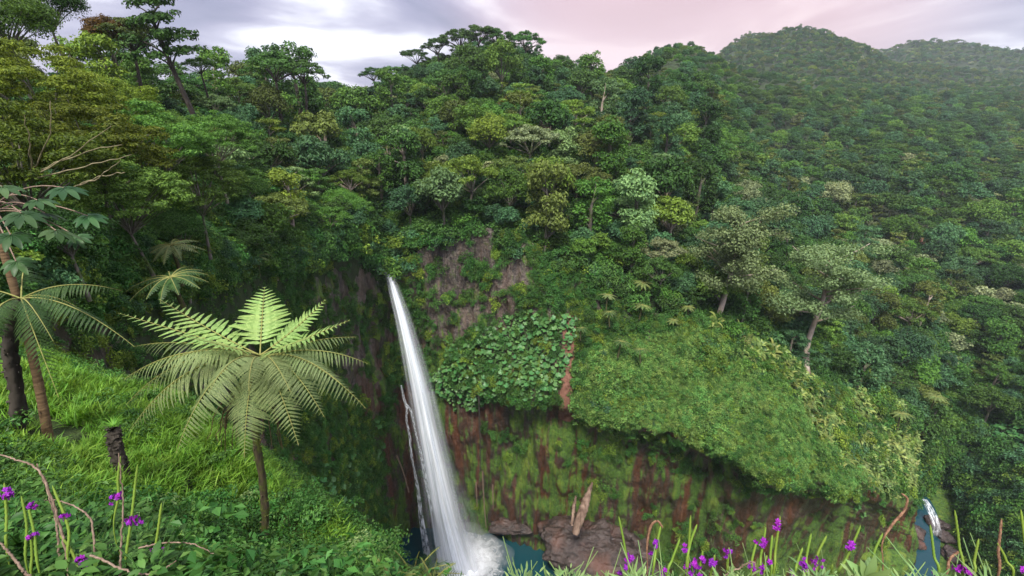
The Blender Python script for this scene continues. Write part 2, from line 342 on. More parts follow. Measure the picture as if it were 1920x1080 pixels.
# the cut of the stream above the lip
CG = loft(np.array(CL), 520, 190)
nrm = gnorm(CG)
if nrm[260, 150, 1] > 0: nrm = -nrm
colu = np.abs(vnoise(CG * A(.45, .45, .035), 5)) * 1.1            # broken basalt columns
colu2 = np.abs(vnoise(CG * A(1.1, 1.1, .12), 9)) * .55
vsl = np.linspace(0, 1, 190)[None, :]
rockw = np.clip((vsl - .02) / .1, 0, 1) * np.ones((520, 1))
dsp = fbm(CG * A(1, 1, .55), 9, 5, 2) * 1.5 + (colu + colu2 - .6) * 1.0 + fbm(CG * A(1, 1, .3), 1.4, 3, 8) * .35
CG = CG + nrm * (dsp * rockw)[..., None]
CLN = gnorm(CG); CLN = CLN if CLN[260, 150, 1] < 0 else -CLN
sheet('cliff', CG, M['cliff'])

# ------------------------------------------------------------------ terrain: forested slopes behind and beside
FC = [
 [(-600,640,11),(-600,470,13),(-600,320,20),(-600,170,32),(-600,90,45),(-600,150,75)],
 [(0,610,19),(0,480,24),(0,340,31),(0,225,42),(0,165,55),(0,215,85)],
 [(200,570,27),(200,450,33),(200,330,42),(200,245,56),(200,195,72),(200,240,105)],
 [(400,540,49),(400,440,56),(400,350,67),(400,275,86),(400,215,110),(400,250,150)],
 [(550,500,76),(550,420,85),(550,350,99),(550,290,126),(550,232,165),(550,260,220)],
 [(650,465,96),(650,405,103),(650,345,119),(650,285,160),(650,228,240),(650,245,320)],
 [(728,500,110),(728,440,118),(730,355,130),(730,275,165),(730,190,235),(730,215,330)],
 [(830,455,111),(830,405,117),(830,325,133),(830,225,175),(830,132,235),(830,165,330)],
 [(930,450,110),(930,395,118),(930,315,136),(930,205,180),(930,115,235),(930,155,330)],
 [(1030,490,110),(1030,415,119),(1030,325,141),(1030,220,190),(1030,138,250),(1030,170,350)],
 [(1150,550,111),(1150,455,121),(1150,355,147),(1150,245,210),(1150,155,330),(1150,168,450)],
 [(1280,595,112),(1280,495,126),(1280,385,155),(1280,245,228),(1280,98,430),(1280,115,600)],
 [(1400,640,115),(1400,540,142),(1400,415,225),(1400,275,365),(1400,150,500),(1400,160,700)],
 [(1560,760,124),(1550,610,162),(1550,455,250),(1550,295,385),(1550,165,650),(1550,168,850)],
 [(1745,915,167),(1700,690,182),(1700,505,230),(1700,305,370),(1700,175,750),(1700,180,1000)],
 [(1800,985,150),(1830,770,177),(1830,525,240),(1830,315,390),(1830,165,850),(1830,175,1000)],
 [(1950,1070,112),(2000,810,150),(2000,545,230),(2000,325,400),(2000,155,900),(2000,170,1100)],
 [(2350,1150,90),(2450,830,130),(2450,560,220),(2450,330,400),(2450,150,900),(2450,170,1100)],
]
FCW = np.array([[at(*p) for p in c] for c in FC]); FCW = np.concatenate([FCW[:, :1] * A(1.07, 1.07, 1) - A(0, 0, 30), FCW], 1)
FG = loft(FCW, 340, 230)
dd = np.linalg.norm(FG, axis=2)
FG[..., 2] += fbm(FG, 28, 4, 31) * np.clip(dd / 60, .3, 3.2) * 1.1
FN = gnorm(FG); FN = FN if FN[170, 60, 2] > 0 else -FN
sheet('forested_slope', FG, M['soil'])
link('gorge_floor', mesh('gorge_floor', [(-60,5,-119.6),(170,5,-119.6),(170,170,-119.6),(-60,170,-119.6)], np.array([[0,1,2,3]]), [M['cliff']]), kind='structure')
def mountain(name, sky_pts, tb, ts, drop, seed):
    cols = []
    for px, py in sky_pts:
        cols.append([at(px, py + drop, tb), at(px, py + drop * .66, tb + (ts - tb) * .4), at(px, py + drop * .3, tb + (ts - tb) * .72), at(px, py, ts), at(px, py + 30, ts * 1.25)])
    G = loft(np.array(cols), 160, 60); G[..., 2] += fbm(G, 90, 4, seed) * 14
    sheet(name, G, M['soil']); return G
MG1 = mountain('cloud_mountain', [(1180,190),(1290,135),(1375,88),(1430,68),(1490,60),(1550,70),(1620,90),(1690,118),(1780,140),(1900,160),(2050,175)], 620, 1050, 110, 51)
MG2 = mountain('far_mountain', [(1500,150),(1600,118),(1660,100),(1700,88),(1760,86),(1830,92),(1920,98),(2060,95),(2250,80),(2500,110)], 900, 1450, 95, 52)
MG3 = mountain('distant_hill', [(300,190),(480,176),(600,168),(660,166),(760,176),(900,190)], 2200, 2900, 40, 53)

# ------------------------------------------------------------------ water
def water_mat(name, col, rough=.08):
    m, t, o = newmat(name); n = noise(t, .9, 4, .6, position(t)); finish(t, o, col, rough, n, .25, .12, .35); return m
M['pool'] = water_mat('pool_water', (.007, .040, .052), .10)
def disc(name, ring, z, mat, n=36):
    ring = np.array(ring, float); ring = np.concatenate([ring, ring[:1]]); P = cat_mull(ring, n + 1)[:-1]; c = P.mean(0)
    k = 10; V = [np.concatenate([c + (P - c) * (i / k), np.full((n, 1), z)], 1) for i in range(1, k + 1)]; V = np.concatenate([[A(*c, z)]] + V)
    F3 = [(0, 1 + i, 1 + (i + 1) % n) for i in range(n)]; F4 = [(1 + r * n + i, 1 + (r + 1) * n + i, 1 + (r + 1) * n + (i + 1) % n, 1 + r * n + (i + 1) % n) for r in range(k - 1) for i in range(n)]
    return mesh(name, V, [np.array(F3), np.array(F4)], [mat], True)
link('plunge_pool', disc('plunge_pool', [(-40,110),(-20,114),(6,110),(16,104),(20,92),(16,70),(-10,62),(-40,66)], -115.5, M['pool']), kind='structure')
link('river', disc('river', [(84,96),(100,110),(118,128),(126,134),(136,132),(134,118),(124,104),(112,92),(96,84)], -118.6, M['pool']), kind='structure')

def fall_mat(name, a0, a1, sx, sy, edge=True, core=1.0, tip=None, soft=.78):
    m, t, o = newmat(name); m.use_backface_culling = False
    uv = t.nodes.new('ShaderNodeUVMap'); mp = t.nodes.new('ShaderNodeMapping'); mp.inputs['Scale'].default_value = (sx, sy, 1); t.links.new(uv.outputs[0], mp.inputs[0])
    n = noise(t, 1, 5, .62, mp.outputs[0], .15); al = mapr(t, n, a0, a1)
    s = t.nodes.new('ShaderNodeSeparateXYZ'); t.links.new(uv.outputs[0], s.inputs[0])
    if edge:
        e = math_(t, 'ABSOLUTE', math_(t, 'MULTIPLY_ADD', s.outputs[0], 2.0, -1.0)); ef = mapr(t, e, 1.0, .45)
        al = math_(t, 'MULTIPLY', math_(t, 'MINIMUM', math_(t, 'ADD', math_(t, 'MULTIPLY', al, .9), math_(t, 'MULTIPLY', ef, core - .4)), 1.0), mapr(t, math_(t, 'ADD', e, math_(t, 'MULTIPLY', math_(t, 'SUBTRACT', n, .5), .5)), 1.0, soft), clamp=True)
    if tip: al = math_(t, 'MULTIPLY', al, mapr(t, s.outputs[1], *tip))
    d = t.nodes.new('ShaderNodeBsdfPrincipled'); d.inputs['Roughness'].default_value = .6
    c = mixc(t, mapr(t, n, .3, .7), (.74, .83, .95), (.93, .95, .97)); t.links.new(c, d.inputs['Base Color'])
    tl = t.nodes.new('ShaderNodeBsdfTranslucent'); tl.inputs[0].default_value = (.85, .9, .97, 1); mx0 = t.nodes.new('ShaderNodeMixShader'); mx0.inputs[0].default_value = .12; t.links.new(d.outputs[0], mx0.inputs[1]); t.links.new(tl.outputs[0], mx0.inputs[2])
    tr = t.nodes.new('ShaderNodeBsdfTransparent'); mx = t.nodes.new('ShaderNodeMixShader'); t.links.new(al, mx.inputs[0]); t.links.new(tr.outputs[0], mx.inputs[1]); t.links.new(mx0.outputs[0], mx.inputs[2]); t.links.new(mx.outputs[0], o.inputs[0])
    return m
WF = [(721, 507, 104.2, 7.2), (731, 519, 103.3, 16.0), (744, 558, 102.4, 24.0), (757, 602, 101.6, 30.4), (772, 662, 100.9, 37.6), (788, 730, 100, 45.6), (802, 800, 99, 49.6), (817, 870, 98, 57.6), (832, 940, 97.2, 68.8), (849, 1010, 96.5, 83.2), (868, 1082, 96, 108.0)]
def ribbon(path, wmul, bulge, dy, nl=140, nw=33, amp=.25, seed=0, off=0):
    C, W = [], []
    for px, py, y, wd in path:
        p = aty(px + off * wd, py, y + dy); t = proj(p)[2][0]; C.append(p); W.append(wd / FPX * t * wmul)
    C = cat_mull(np.array(C), nl); W = cat_mull(np.array(W)[:, None], nl)[:, 0]
    u = np.linspace(-1, 1, nw); V = C[:, None, :] + A(1, 0, 0) * (u[None, :] * W[:, None] * .5)[..., None]
    V[..., 1] -= (1 - u[None] ** 2) * W[:, None] * bulge
    q = np.stack([np.broadcast_to(u * 4, (nl, nw)), np.broadcast_to(np.linspace(0, 6, nl)[:, None], (nl, nw)), np.zeros((nl, nw))], 2)
    V[..., 1] += fbm(q * A(2, .5, 1), 1, 3, seed) * amp * W[:, None] * .3
    uv = np.stack([np.broadcast_to((u + 1) / 2, (nl, nw)), np.broadcast_to(np.linspace(0, 1, nl)[:, None], (nl, nw))], 2).reshape(-1, 2)
    return V, uv
wfo = link('waterfall', None, loc=tuple(aty(884, 1070, 97)), label='tall silky white waterfall plunging off the dark cliff into the pool', cat='waterfall')
base = np.array(wfo.location)
def fallpart(name, path, wm, bu, dy, mat, **k):
    V, uv = ribbon(path, wm, bu, dy, **k); V = V - base; return link(name, mesh(name, V.reshape(-1, 3), gfaces(*V.shape[:2]), [mat], True, uv=uv), wfo)
fallpart('water_core', WF, .58, .35, .5, fall_mat('falling_water_core', .10, .42, 5, .8, True, 1.5, None, .5), seed=1, off=-.04)
fallpart('water_veil', WF, 1.25, .25, -.3, fall_mat('falling_water_veil', .40, .8, 9, 1.0, True, .62, None, .3), seed=2)
fallpart('water_spray', WF[5:], 1.5, .2, .3, fall_mat('falling_water_spray', .45, .95, 7, 1.2, True, .42, None, .2), seed=3, off=.06)
SS = [(752,722,101.6,3),(757,745,101.4,6),(763,768,101.0,5),(762,786,100.9,4),(768,815,100.7,5),(771,850,100.4,5),(779,890,100,6),(785,930,99.7,8),(791,980,99.3,12),(800,1030,98.6,16),(812,1080,98,20)]
M['trickle'] = fall_mat('trickle_water', .42, .62, 4, 26, True, .55)
fallpart('side_trickle', SS, 1.0, .2, 0, M['trickle'], nw=9, amp=.8, seed=6)
SS2 = [(758,752,100.9,4),(770,770,100.6,5),(777,800,100.4,4),(782,822,100.2,4),(789,850,99.8,6),(800,905,99,9),(812,960,98.4,12)]
fallpart('side_trickle', SS2, 1.0, .2, 0, M['trickle'], nw=9, amp=.8, seed=8)
def foam(name, ring, z, mat):
    me = disc(name, ring, z, mat, 48); return me
def foam_mat(c, r):
    m, t, o = newmat('churning_foam'); P = position(t); n = noise(t, .6, 6, .6, P, .6)
    g = t.nodes.new('ShaderNodeVectorMath'); g.operation = 'DISTANCE'; t.links.new(P, g.inputs[0]); g.inputs[1].default_value = c
    al = math_(t, 'ADD', mapr(t, g.outputs['Value'], r, r * .25, -.35, 1.0), math_(t, 'MULTIPLY', math_(t, 'SUBTRACT', n, .5), 1.3), clamp=True)
    d = t.nodes.new('ShaderNodeBsdfDiffuse'); d.inputs[0].default_value = (.9, .92, .95, 1); tr = t.nodes.new('ShaderNodeBsdfTransparent'); mx = t.nodes.new('ShaderNodeMixShader'); t.links.new(al, mx.inputs[0]); t.links.new(tr.outputs[0], mx.inputs[1]); t.links.new(d.outputs[0], mx.inputs[2]); t.links.new(mx.outputs[0], o.inputs[0]); return m
fc = aty(878, 1062, 96.5); FO = [(fc[0] + math.cos(a) * 14, fc[1] + math.sin(a) * 11) for a in np.arange(12) * math.pi / 6]
fm = foam('foam', FO, -115.35, foam_mat((fc[0], fc[1], -115.35), 12.5)); fo = link('foam', fm, wfo); fo.location = -base
# spray drifting at the foot of the fall
msm = bpy.data.materials.new('drifting_spray'); msm.use_nodes = True; t = msm.node_tree; t.nodes.clear(); mo = t.nodes.new('ShaderNodeOutputMaterial'); mv = t.nodes.new('ShaderNodeVolumePrincipled'); mv.inputs['Color'].default_value = (.93, .96, 1, 1); mv.inputs['Density'].default_value = .035; t.links.new(mv.outputs[0], mo.inputs['Volume'])
mq = np.meshgrid(np.linspace(0.02, math.pi - .02, 18), np.linspace(0, 2 * math.pi, 32), indexing='ij'); mD = np.stack([np.sin(mq[0]) * np.cos(mq[1]), np.sin(mq[0]) * np.sin(mq[1]), np.cos(mq[0])], 2); mD[:, -1] = mD[:, 0]; mG = mD * (1 + fbm(mD, .8, 3, 4) * .25)[..., None] * A(10, 7, 7.5); mG[:, -1] = mG[:, 0]
sm = link('spray_mist', mesh('spray_mist', mG.reshape(-1, 3), gfaces(18, 32), [msm], True), wfo); sm.location = (fc[0] - base[0], fc[1] - base[1], -114 - base[2]); sm['kind'] = 'stuff'
# rapids of the river where it leaves the gorge
RP = [(1733,936,115.4,10),(1740,948,114,14),(1746,960,112.6,15),(1753,975,110.8,17),(1756,990,108.8,18),(1754,1006,106.4,22)]
rp = link('river_rapids', None, loc=tuple(aty(1742, 1010, 112)), label='small white rapids where the river leaves the gorge behind the green spur', cat='rapids'); base = np.array(rp.location); wfo_ = wfo; wfo = rp
RPW = []
for px, py, y, wd in RP: RPW.append((px, py, y, wd))
fallpart('rapid_water', RPW, 1.0, .02, 0, fall_mat('rapid_water', .46, .66, 6, 5, True, .55, (1.0, .6)), nl=50, nw=21, amp=.5, seed=12)
wfo = wfo_

# ------------------------------------------------------------------ scattering
def scatter(name, P, rot, scl, idx, protos, label, cat, kind='stuff'):
    P = np.asarray(P, np.float32); me = bpy.data.meshes.new(name); me.vertices.add(len(P)); me.vertices.foreach_set('co', P.ravel())
    for nme, typ, arr in (('rot', 'FLOAT_VECTOR', rot), ('scl', 'FLOAT', scl), ('idx', 'INT', idx)):
        a = me.attributes.new(nme, typ, 'POINT'); a.data.foreach_set('vector' if typ == 'FLOAT_VECTOR' else 'value', np.asarray(arr, np.int32 if typ == 'INT' else np.float32).ravel())
    o = link(name, me, label=label, cat=cat, kind=kind)
    ng = bpy.data.node_groups.new(name, 'GeometryNodeTree'); ng.interface.new_socket('Geometry', in_out='INPUT', socket_type='NodeSocketGeometry'); ng.interface.new_socket('Geometry', in_out='OUTPUT', socket_type='NodeSocketGeometry')
    gi = ng.nodes.new('NodeGroupInput'); go = ng.nodes.new('NodeGroupOutput'); iop = ng.nodes.new('GeometryNodeInstanceOnPoints'); jg = ng.nodes.new('GeometryNodeJoinGeometry')
    for pr in reversed(protos):            # joined geometry comes out last link first
        oi = ng.nodes.new('GeometryNodeObjectInfo'); oi.inputs['Object'].default_value = pr; oi.inputs['As Instance'].default_value = True; ng.links.new(oi.outputs['Geometry'], jg.inputs[0])
    def na(n, ty):
        x = ng.nodes.new('GeometryNodeInputNamedAttribute'); x.data_type = ty; x.inputs[0].default_value = n; return x.outputs[0]
    e2r = ng.nodes.new('FunctionNodeEulerToRotation'); ng.links.new(na('rot', 'FLOAT_VECTOR'), e2r.inputs[0])
    ng.links.new(gi.outputs[0], iop.inputs['Points']); ng.links.new(jg.outputs[0], iop.inputs['Instance']); iop.inputs['Pick Instance'].default_value = True
    ng.links.new(na('idx', 'INT'), iop.inputs['Instance Index']); ng.links.new(e2r.outputs[0], iop.inputs['Rotation']); ng.links.new(na('scl', 'FLOAT'), iop.inputs['Scale']); ng.links.new(iop.outputs[0], go.inputs[0])
    md = o.modifiers.new('scatter', 'NODES'); md.node_group = ng
    return o
def sample(G, N, n, dens=None, r=rng):
    """n random points on a sheet by area times density; returns positions, normals"""
    a = G[:-1, :-1]; b = G[1:, :-1]; c = G[:-1, 1:]; d = G[1:, 1:]
    ar = np.linalg.norm(np.cross(b - a, c - a), axis=2).ravel(); ctr = ((a + b + c + d) / 4).reshape(-1, 3)
    wt = ar * (dens(ctr) if dens is not None else 1); s = wt.sum()
    if s <= 0: return np.zeros((0, 3)), np.zeros((0, 3))
    k = r.choice(len(wt), n, p=wt / s); i, j = np.unravel_index(k, a.shape[:2]); u = r.random((n, 1)); v = r.random((n, 1))
    P = a[i, j] * (1 - u) * (1 - v) + b[i, j] * u * (1 - v) + c[i, j] * (1 - u) * v + d[i, j] * u * v
    return P, N[i, j]
def thin(P, rad):
    """dart throwing: keep points farther apart than their radii"""
    rad = np.broadcast_to(rad, len(P)); cell = float(np.max(rad)) * 2; grid = {}; keep = []
    for k in range(len(P)):
        p = P[k]; c = tuple((p // cell).astype(int)); ok = True
        for a in (-1, 0, 1):
            for b in (-1, 0, 1):
                for d in (-1, 0, 1):
                    for q in grid.get((c[0] + a, c[1] + b, c[2] + d), ()):
                        if np.sum((P[q] - p) ** 2) < (rad[k] + rad[q]) ** 2: ok = False; break
                    if not ok: break
                if not ok: break
            if not ok: break
        if ok: grid.setdefault(c, []).append(k); keep.append(k)
    return np.array(keep, int)
def aim(Nm, r, up=.5, jit=.2):
    """euler angles that tilt +Z towards the surface normal and turn about it"""
    d = unit(Nm * (1 - up) + A(0, 0, up) + r.normal(size=Nm.shape) * jit)
    b = np.arccos(np.clip(d[:, 2], -1, 1)); a = np.arctan2(d[:, 1], d[:, 0]); out = []
    for k in range(len(d)):
        q = Quaternion((0, 0, 1), a[k]) @ Quaternion((0, 1, 0), b[k]) @ Quaternion((0, 0, 1), r.uniform(0, 6.28)); e = q.to_euler(); out.append((e.x, e.y, e.z))
    return np.array(out)
def yaw(n, r, tilt=.08): return np.stack([r.normal(size=n) * tilt, r.normal(size=n) * tilt, r.uniform(0, 6.28, n)], 1)
def protoobj(name, me): return bpy.data.objects.new(name, me)

# ------------------------------------------------------------------ tree kinds (metres, about 10 m tall)
def crown_clumps(kind, r):
    if kind == 'rounded':
        n = 40; d = rdir(r, n); d[:, 2] = np.abs(d[:, 2]) * 1.1 - .25; d = unit(d); c = A(0, 0, 6.2) + d * A(3.6, 3.6, 3.0) * r.uniform(.6, 1.05, (n, 1)); rad = r.uniform(.9, 1.6, n)
    elif kind == 'tall':
        n = 44; z = r.uniform(0, 1, n); a = r.uniform(0, 6.28, n); q = 2.5 * np.sqrt(np.clip(1 - (z * 1.25 - .45) ** 2, .05, 1)) * r.uniform(.5, 1.05, n); c = np.stack([np.cos(a) * q, np.sin(a) * q, 3.4 + z * 7.6], 1); rad = r.uniform(.8, 1.35, n)
    elif kind == 'spreading':
        n = 46; a = r.uniform(0, 6.28, n); q = 5.2 * np.sqrt(r.random(n)); c = np.stack([np.cos(a) * q, np.sin(a) * q, 8.6 - (q / 5.2) ** 2 * 2.0 + r.normal(size=n) * .35], 1); rad = r.uniform(.8, 1.5, n)
    elif kind == 'layered':
        n = 50; lv = r.integers(0, 4, n); a = r.uniform(0, 6.28, n); q = (4.4 - lv * .75) * np.sqrt(r.random(n)); c = np.stack([np.cos(a) * q, np.sin(a) * q, 4.2 + lv * 1.65 - q * .12 + r.normal(size=n) * .2], 1); rad = r.uniform(.8, 1.3, n)
    elif kind == 'spray':
        n = 110; d = rdir(r, n); d[:, 2] = np.abs(d[:, 2]) * 1.2 - .3; d = unit(d); c = A(0, 0, 5.2) + d * A(4.6, 4.6, 3.6) * r.uniform(.7, 1.08, (n, 1)); rad = r.uniform(.55, 1.15, n)
    elif kind == 'bushy':
        n = 36; d = rdir(r, n); d[:, 2] = np.abs(d[:, 2]) * .9 - .1; c = A(0, 0, 3.2) + d * A(3.4, 3.4, 3.0) * r.uniform(.4, 1.05, (n, 1)); rad = r.uniform(.9, 1.5, n)
    else:  # umbrella: flat top on forking limbs
        n = 44; a = r.uniform(0, 6.28, n); q = 5.0 * np.sqrt(r.random(n)); c = np.stack([np.cos(a) * q, np.sin(a) * q, 9.3 - (q / 5.0) ** 2 * 2.2 + r.normal(size=n) * .25], 1); rad = r.uniform(.7, 1.2, n)
    return c, rad
def build_tree(kind, seed, nleaf, ls, flat=.7, trunk_r=.28, lean=.35, limbs=12, aspect=.5, up=.6):
    r = np.random.default_rng(seed); c, rad = crown_clumps(kind, r)
    nper = np.maximum(6, (nleaf * rad ** 2 / np.sum(rad ** 2)).astype(int)); P, N = [], []
    for ci, ri, k in zip(c, rad, nper):
        d = rdir(r, k); fl = flat if kind not in ('umbrella', 'layered', 'spreading', 'spray') else flat * .6
        low = r.random(k) < .6; d[low, 2] = np.abs(d[low, 2])
        P.append(ci + d * ri * r.uniform(.45, 1.05, (k, 1)) * A(1, 1, fl)); N.append(unit(d * 1.0 + A(0, 0, up * .6) + r.normal(size=(k, 3)) * .33))
    P, N = np.concatenate(P), np.concatenate(N)
    V, F = leaves(r, P, N, ls, aspect)
    tb = MB(); fork = {'rounded': 3.6, 'tall': 7.5, 'spreading': 4.2, 'layered': 7.5, 'bushy': 1.4, 'umbrella': 5.0, 'spray': 2.0}[kind]
    bend = r.normal(size=2) * lean; zz = np.linspace(-3, fork, 9); tp = np.stack([bend[0] * np.sin(zz / 4), bend[1] * np.sin(zz / 3.3), zz], 1)
    tb.tube(tp, np.linspace(trunk_r * 1.3, trunk_r * .75, 9), 8)
    for k in r.choice(len(c), min(limbs, len(c)), False):
        s = tp[-1] if c[k][2] > fork or kind not in ('tall', 'layered') else tp[int(np.clip((c[k][2] + 2) / (fork + 3) * 8, 1, 8))]
        m = (s + c[k]) / 2 + A(0, 0, .1) - (c[k] - s) * A(.12, .12, -.08) + r.normal(size=3) * .2
        u = np.linspace(0, 1, 7)[:, None]; tb.tube((1 - u) ** 2 * s + 2 * u * (1 - u) * m + u ** 2 * c[k], np.linspace(trunk_r * .5, trunk_r * .12, 7), 5)
    return tb, (V, F)
KINDS = {}
def kind_meshes(kind, seed, nleaf=3000, ls=.55, **k):
    tb, (V, F) = build_tree(kind, seed, nleaf, ls, **k)
    return tb.mesh('trunk', [M['trunk']]), mesh('crown', V, F, [TINT['mid green']])
for kn, sd_ in (('rounded', 3), ('tall', 2), ('spreading', 3), ('layered', 2), ('bushy', 2), ('umbrella', 2)):
    KINDS[kn] = [kind_meshes(kn, 100 + 7 * i + len(kn), {'umbrella': 3000}.get(kn, 3400), .5 if kn != 'rounded' or i else .62) for i in range(sd_)]
def setmat(o, m):
    o.material_slots[0].link = 'OBJECT'; o.material_slots[0].material = m
def tree(loc, kind, var, scale, tint, label, group=None, name=None, yawv=None, tilt=(0, 0), trunk=None, sz=1.0):
    tm, cm = KINDS[kind][var % len(KINDS[kind])]
    t = link(name or {'umbrella': 'umbrella_tree'}.get(kind, 'broadleaf_tree'), None, loc=tuple(loc), rot=(tilt[0], tilt[1], random.uniform(0, 6.28) if yawv is None else yawv), scl=(scale, scale, scale * sz), label=label, cat='tree', group=group)
    a = link('trunk', tm, t)
    if trunk is not None: setmat(a, trunk)
    b = link('crown', cm, t); setmat(b, TINT[tint] if isinstance(tint, str) else tint)
    return t
# cheap kinds for the mass of the forest and the far mountains: crown and trunk in one mesh
def lite(kind, seed, nleaf, ls, mat):
    tb, (V, F) = build_tree(kind, seed, nleaf, ls, limbs=3)
    b = MB(); b.add(V, F, 0)
    for v, f in zip(tb.V[:1], tb.F[:1]): b.add(v, f, 1)
    return protoobj('forest_tree_kind', b.mesh('forest_tree_kind', [mat, M['trunk']], False))
order = ['deep green', 'blue-green', 'mid green', 'yellow-green', 'olive', 'grey-green', 'pale green']
MIDP = [lite(k, 300 + i, 1500, .72, TINT[c]) for i, (k, c) in enumerate([('rounded','deep green'),('bushy','mid green'),('tall','blue-green'),('rounded','mid green'),('bushy','yellow-green'),('spreading','deep green'),('layered','olive'),('rounded','blue-green'),('bushy','grey-green')])]
FARP = [lite(k, 400 + i, 420, 1.25, TINT[c]) for i, (k, c) in enumerate([('rounded','deep green'),('bushy','mid green'),('spreading','blue-green'),('rounded','olive'),('tall','deep green'),('rounded','yellow-green'),('bushy','grey-green')])]

# regions traced on the photograph, used to decide what grows where
ROCK_R = [(742,505),(800,455),(880,440),(1000,455),(1020,500),(965,590),(880,640),(800,690),(775,650),(750,560)]
ROCK_L = [(585,470),(640,420),(728,440),(735,560),(745,720),(740,1080),(690,1080),(700,820),(640,720),(600,620)]
GUNN = [(795,705),(850,655),(930,610),(985,570),(1062,590),(1062,700),(1045,745),(960,730),(900,752),(830,748)]
SCAR = [(1058,585),(1082,590),(1085,640),(1078,720),(1072,760),(1060,900),(1042,900),(1052,760),(1054,690)]
SCAR2 = [(1722,452),(1742,455),(1745,500),(1738,535),(1728,530)]
LOWC = [(1078,700),(1130,650),(1220,625),(1330,615),(1400,670),(1500,770),(1590,890),(1590,925),(1470,895),(1340,840),(1230,805),(1082,780)]
STRAP = [(1335,600),(1450,640),(1560,690),(1700,730),(1760,830),(1750,900),(1660,925),(1590,890),(1500,770),(1400,665)]
RB = [(1755,960),(1765,870),(1810,800),(1930,790),(1990,900),(1960,1060),(1830,1070),(1775,1040)]
def reg(P, poly, j=16): px, py, t = proj(P); return inpoly(px + fbm(P, 5, 3, 91) * j, py + fbm(P, 5, 3, 92) * j, poly)
SPACE = lambda P: np.clip(.6 + np.linalg.norm(P, axis=1) / 160, .8, 2.6)

# ---- hero trees: (base px, base py, depth, height m, kind, variant, tint, tilt, label)
def hero(px, py, t, h, kind, var, tint, label, tilt=(0, 0), trunk=None, name=None, sz=1.0, y=None):
    return tree(at(px, py, t), kind, var, h / 10.2, tint, label, None, name, y, tilt, trunk, sz)
HEROES = []
def H(*a, **k): HEROES.append((a, k))
H(262,150,66,7.6,'spreading',0,'olive','dark olive tree with broad crown and bare trunk, left on the skyline', trunk=M['dark_trunk'], sz=1.1)
H(215,120,64,6.2,'rounded',1,'rusty','rusty-brown rounded crown left beside the broad dark skyline tree')
H(340,165,66,10.6,'layered',0,'deep green','tall thin skyline tree with leaning trunk and wind-combed crown', tilt=(0,.16), trunk=M['dark_trunk'], sz=1.1)
H(385,165,70,4.4,'spreading',1,'deep green','low spreading tree under the wind-combed skyline tree', trunk=M['dark_trunk'])
H(525,210,120,14,'umbrella',0,'deep green','lone wide umbrella tree on the skyline between left slope and central ridge', trunk=M['dark_trunk'])
H(575,205,124,12,'umbrella',1,'deep green','second umbrella crown touching the lone wide skyline one', trunk=M['dark_trunk'])
H(705,180,228,13,'umbrella',0,'deep green','small umbrella tree at the left foot of the central ridge skyline', trunk=M['dark_trunk'])
H(778,150,228,14,'umbrella',1,'deep green','leaning umbrella tree left on the central ridge skyline', trunk=M['dark_trunk'], tilt=(0,-.15))
H(824,135,228,15,'umbrella',0,'deep green','narrow umbrella tree rising free on the central ridge skyline', trunk=M['dark_trunk'])
H(862,130,230,18,'umbrella',1,'deep green','tall umbrella tree first in the summit row of the central ridge', trunk=M['dark_trunk'])
H(900,125,230,18.5,'umbrella',0,'deep green','tall umbrella tree in the middle of the summit row of the central ridge', trunk=M['dark_trunk'])
H(935,125,232,17,'umbrella',1,'deep green','umbrella tree last but one in the summit row of the central ridge', trunk=M['dark_trunk'])
H(985,135,232,18,'umbrella',0,'deep green','widest umbrella tree at the right end of the central ridge summit', trunk=M['dark_trunk'], sz=1.0)
H(760,165,226,9,'tall',0,'deep green','thin ragged little tree below the leaning umbrella tree')
# the two pale giants on the spur
H(1345,622,111,32,'tall',0,'pale grey','pale grey-green giant tree with bare leaning trunk on the spur, left one', tilt=(0,.13), trunk=M['pale_trunk'], name='emergent_tree')
H(1515,690,116,33,'tall',1,'pale grey','pale grey-green giant tree with bare leaning trunk on the spur, right one', tilt=(0,.16), trunk=M['pale_trunk'], name='emergent_tree')
H(1250,470,124,15,'rounded',0,'yellow-green','yellow-green tree with pale trunk left of the two grey-green giants', trunk=M['pale_trunk'])
H(950,230,170,9,'rounded',2,'rusty','dark crown with orange-brown flush high on the central ridge')
H(520,310,112,11,'layered',1,'yellow-green','bright yellow-green layered tree at the foot of the left skyline gap', trunk=M['trunk'])
H(1155,255,205,14,'rounded',1,'pale green','pale green rounded tree with thin trunk right of the central ridge', trunk=M['pale_trunk'])
H(1000,390,128,12,'rounded',1,'grey-green','rounded grey-green tree above the bare rock right of the waterfall')
H(1140,470,118,13,'bushy',0,'blue-green','large bushy blue-green tree right above the top of the red soil scar')
H(850,370,128,12,'rounded',0,'grey-green','grey-green rounded tree on the slope straight above the waterfall lip')
H(1290,385,170,10,'rounded',2,'blue-green','bluish small-leaved tree behind the yellow-green one')
GIANT = {}
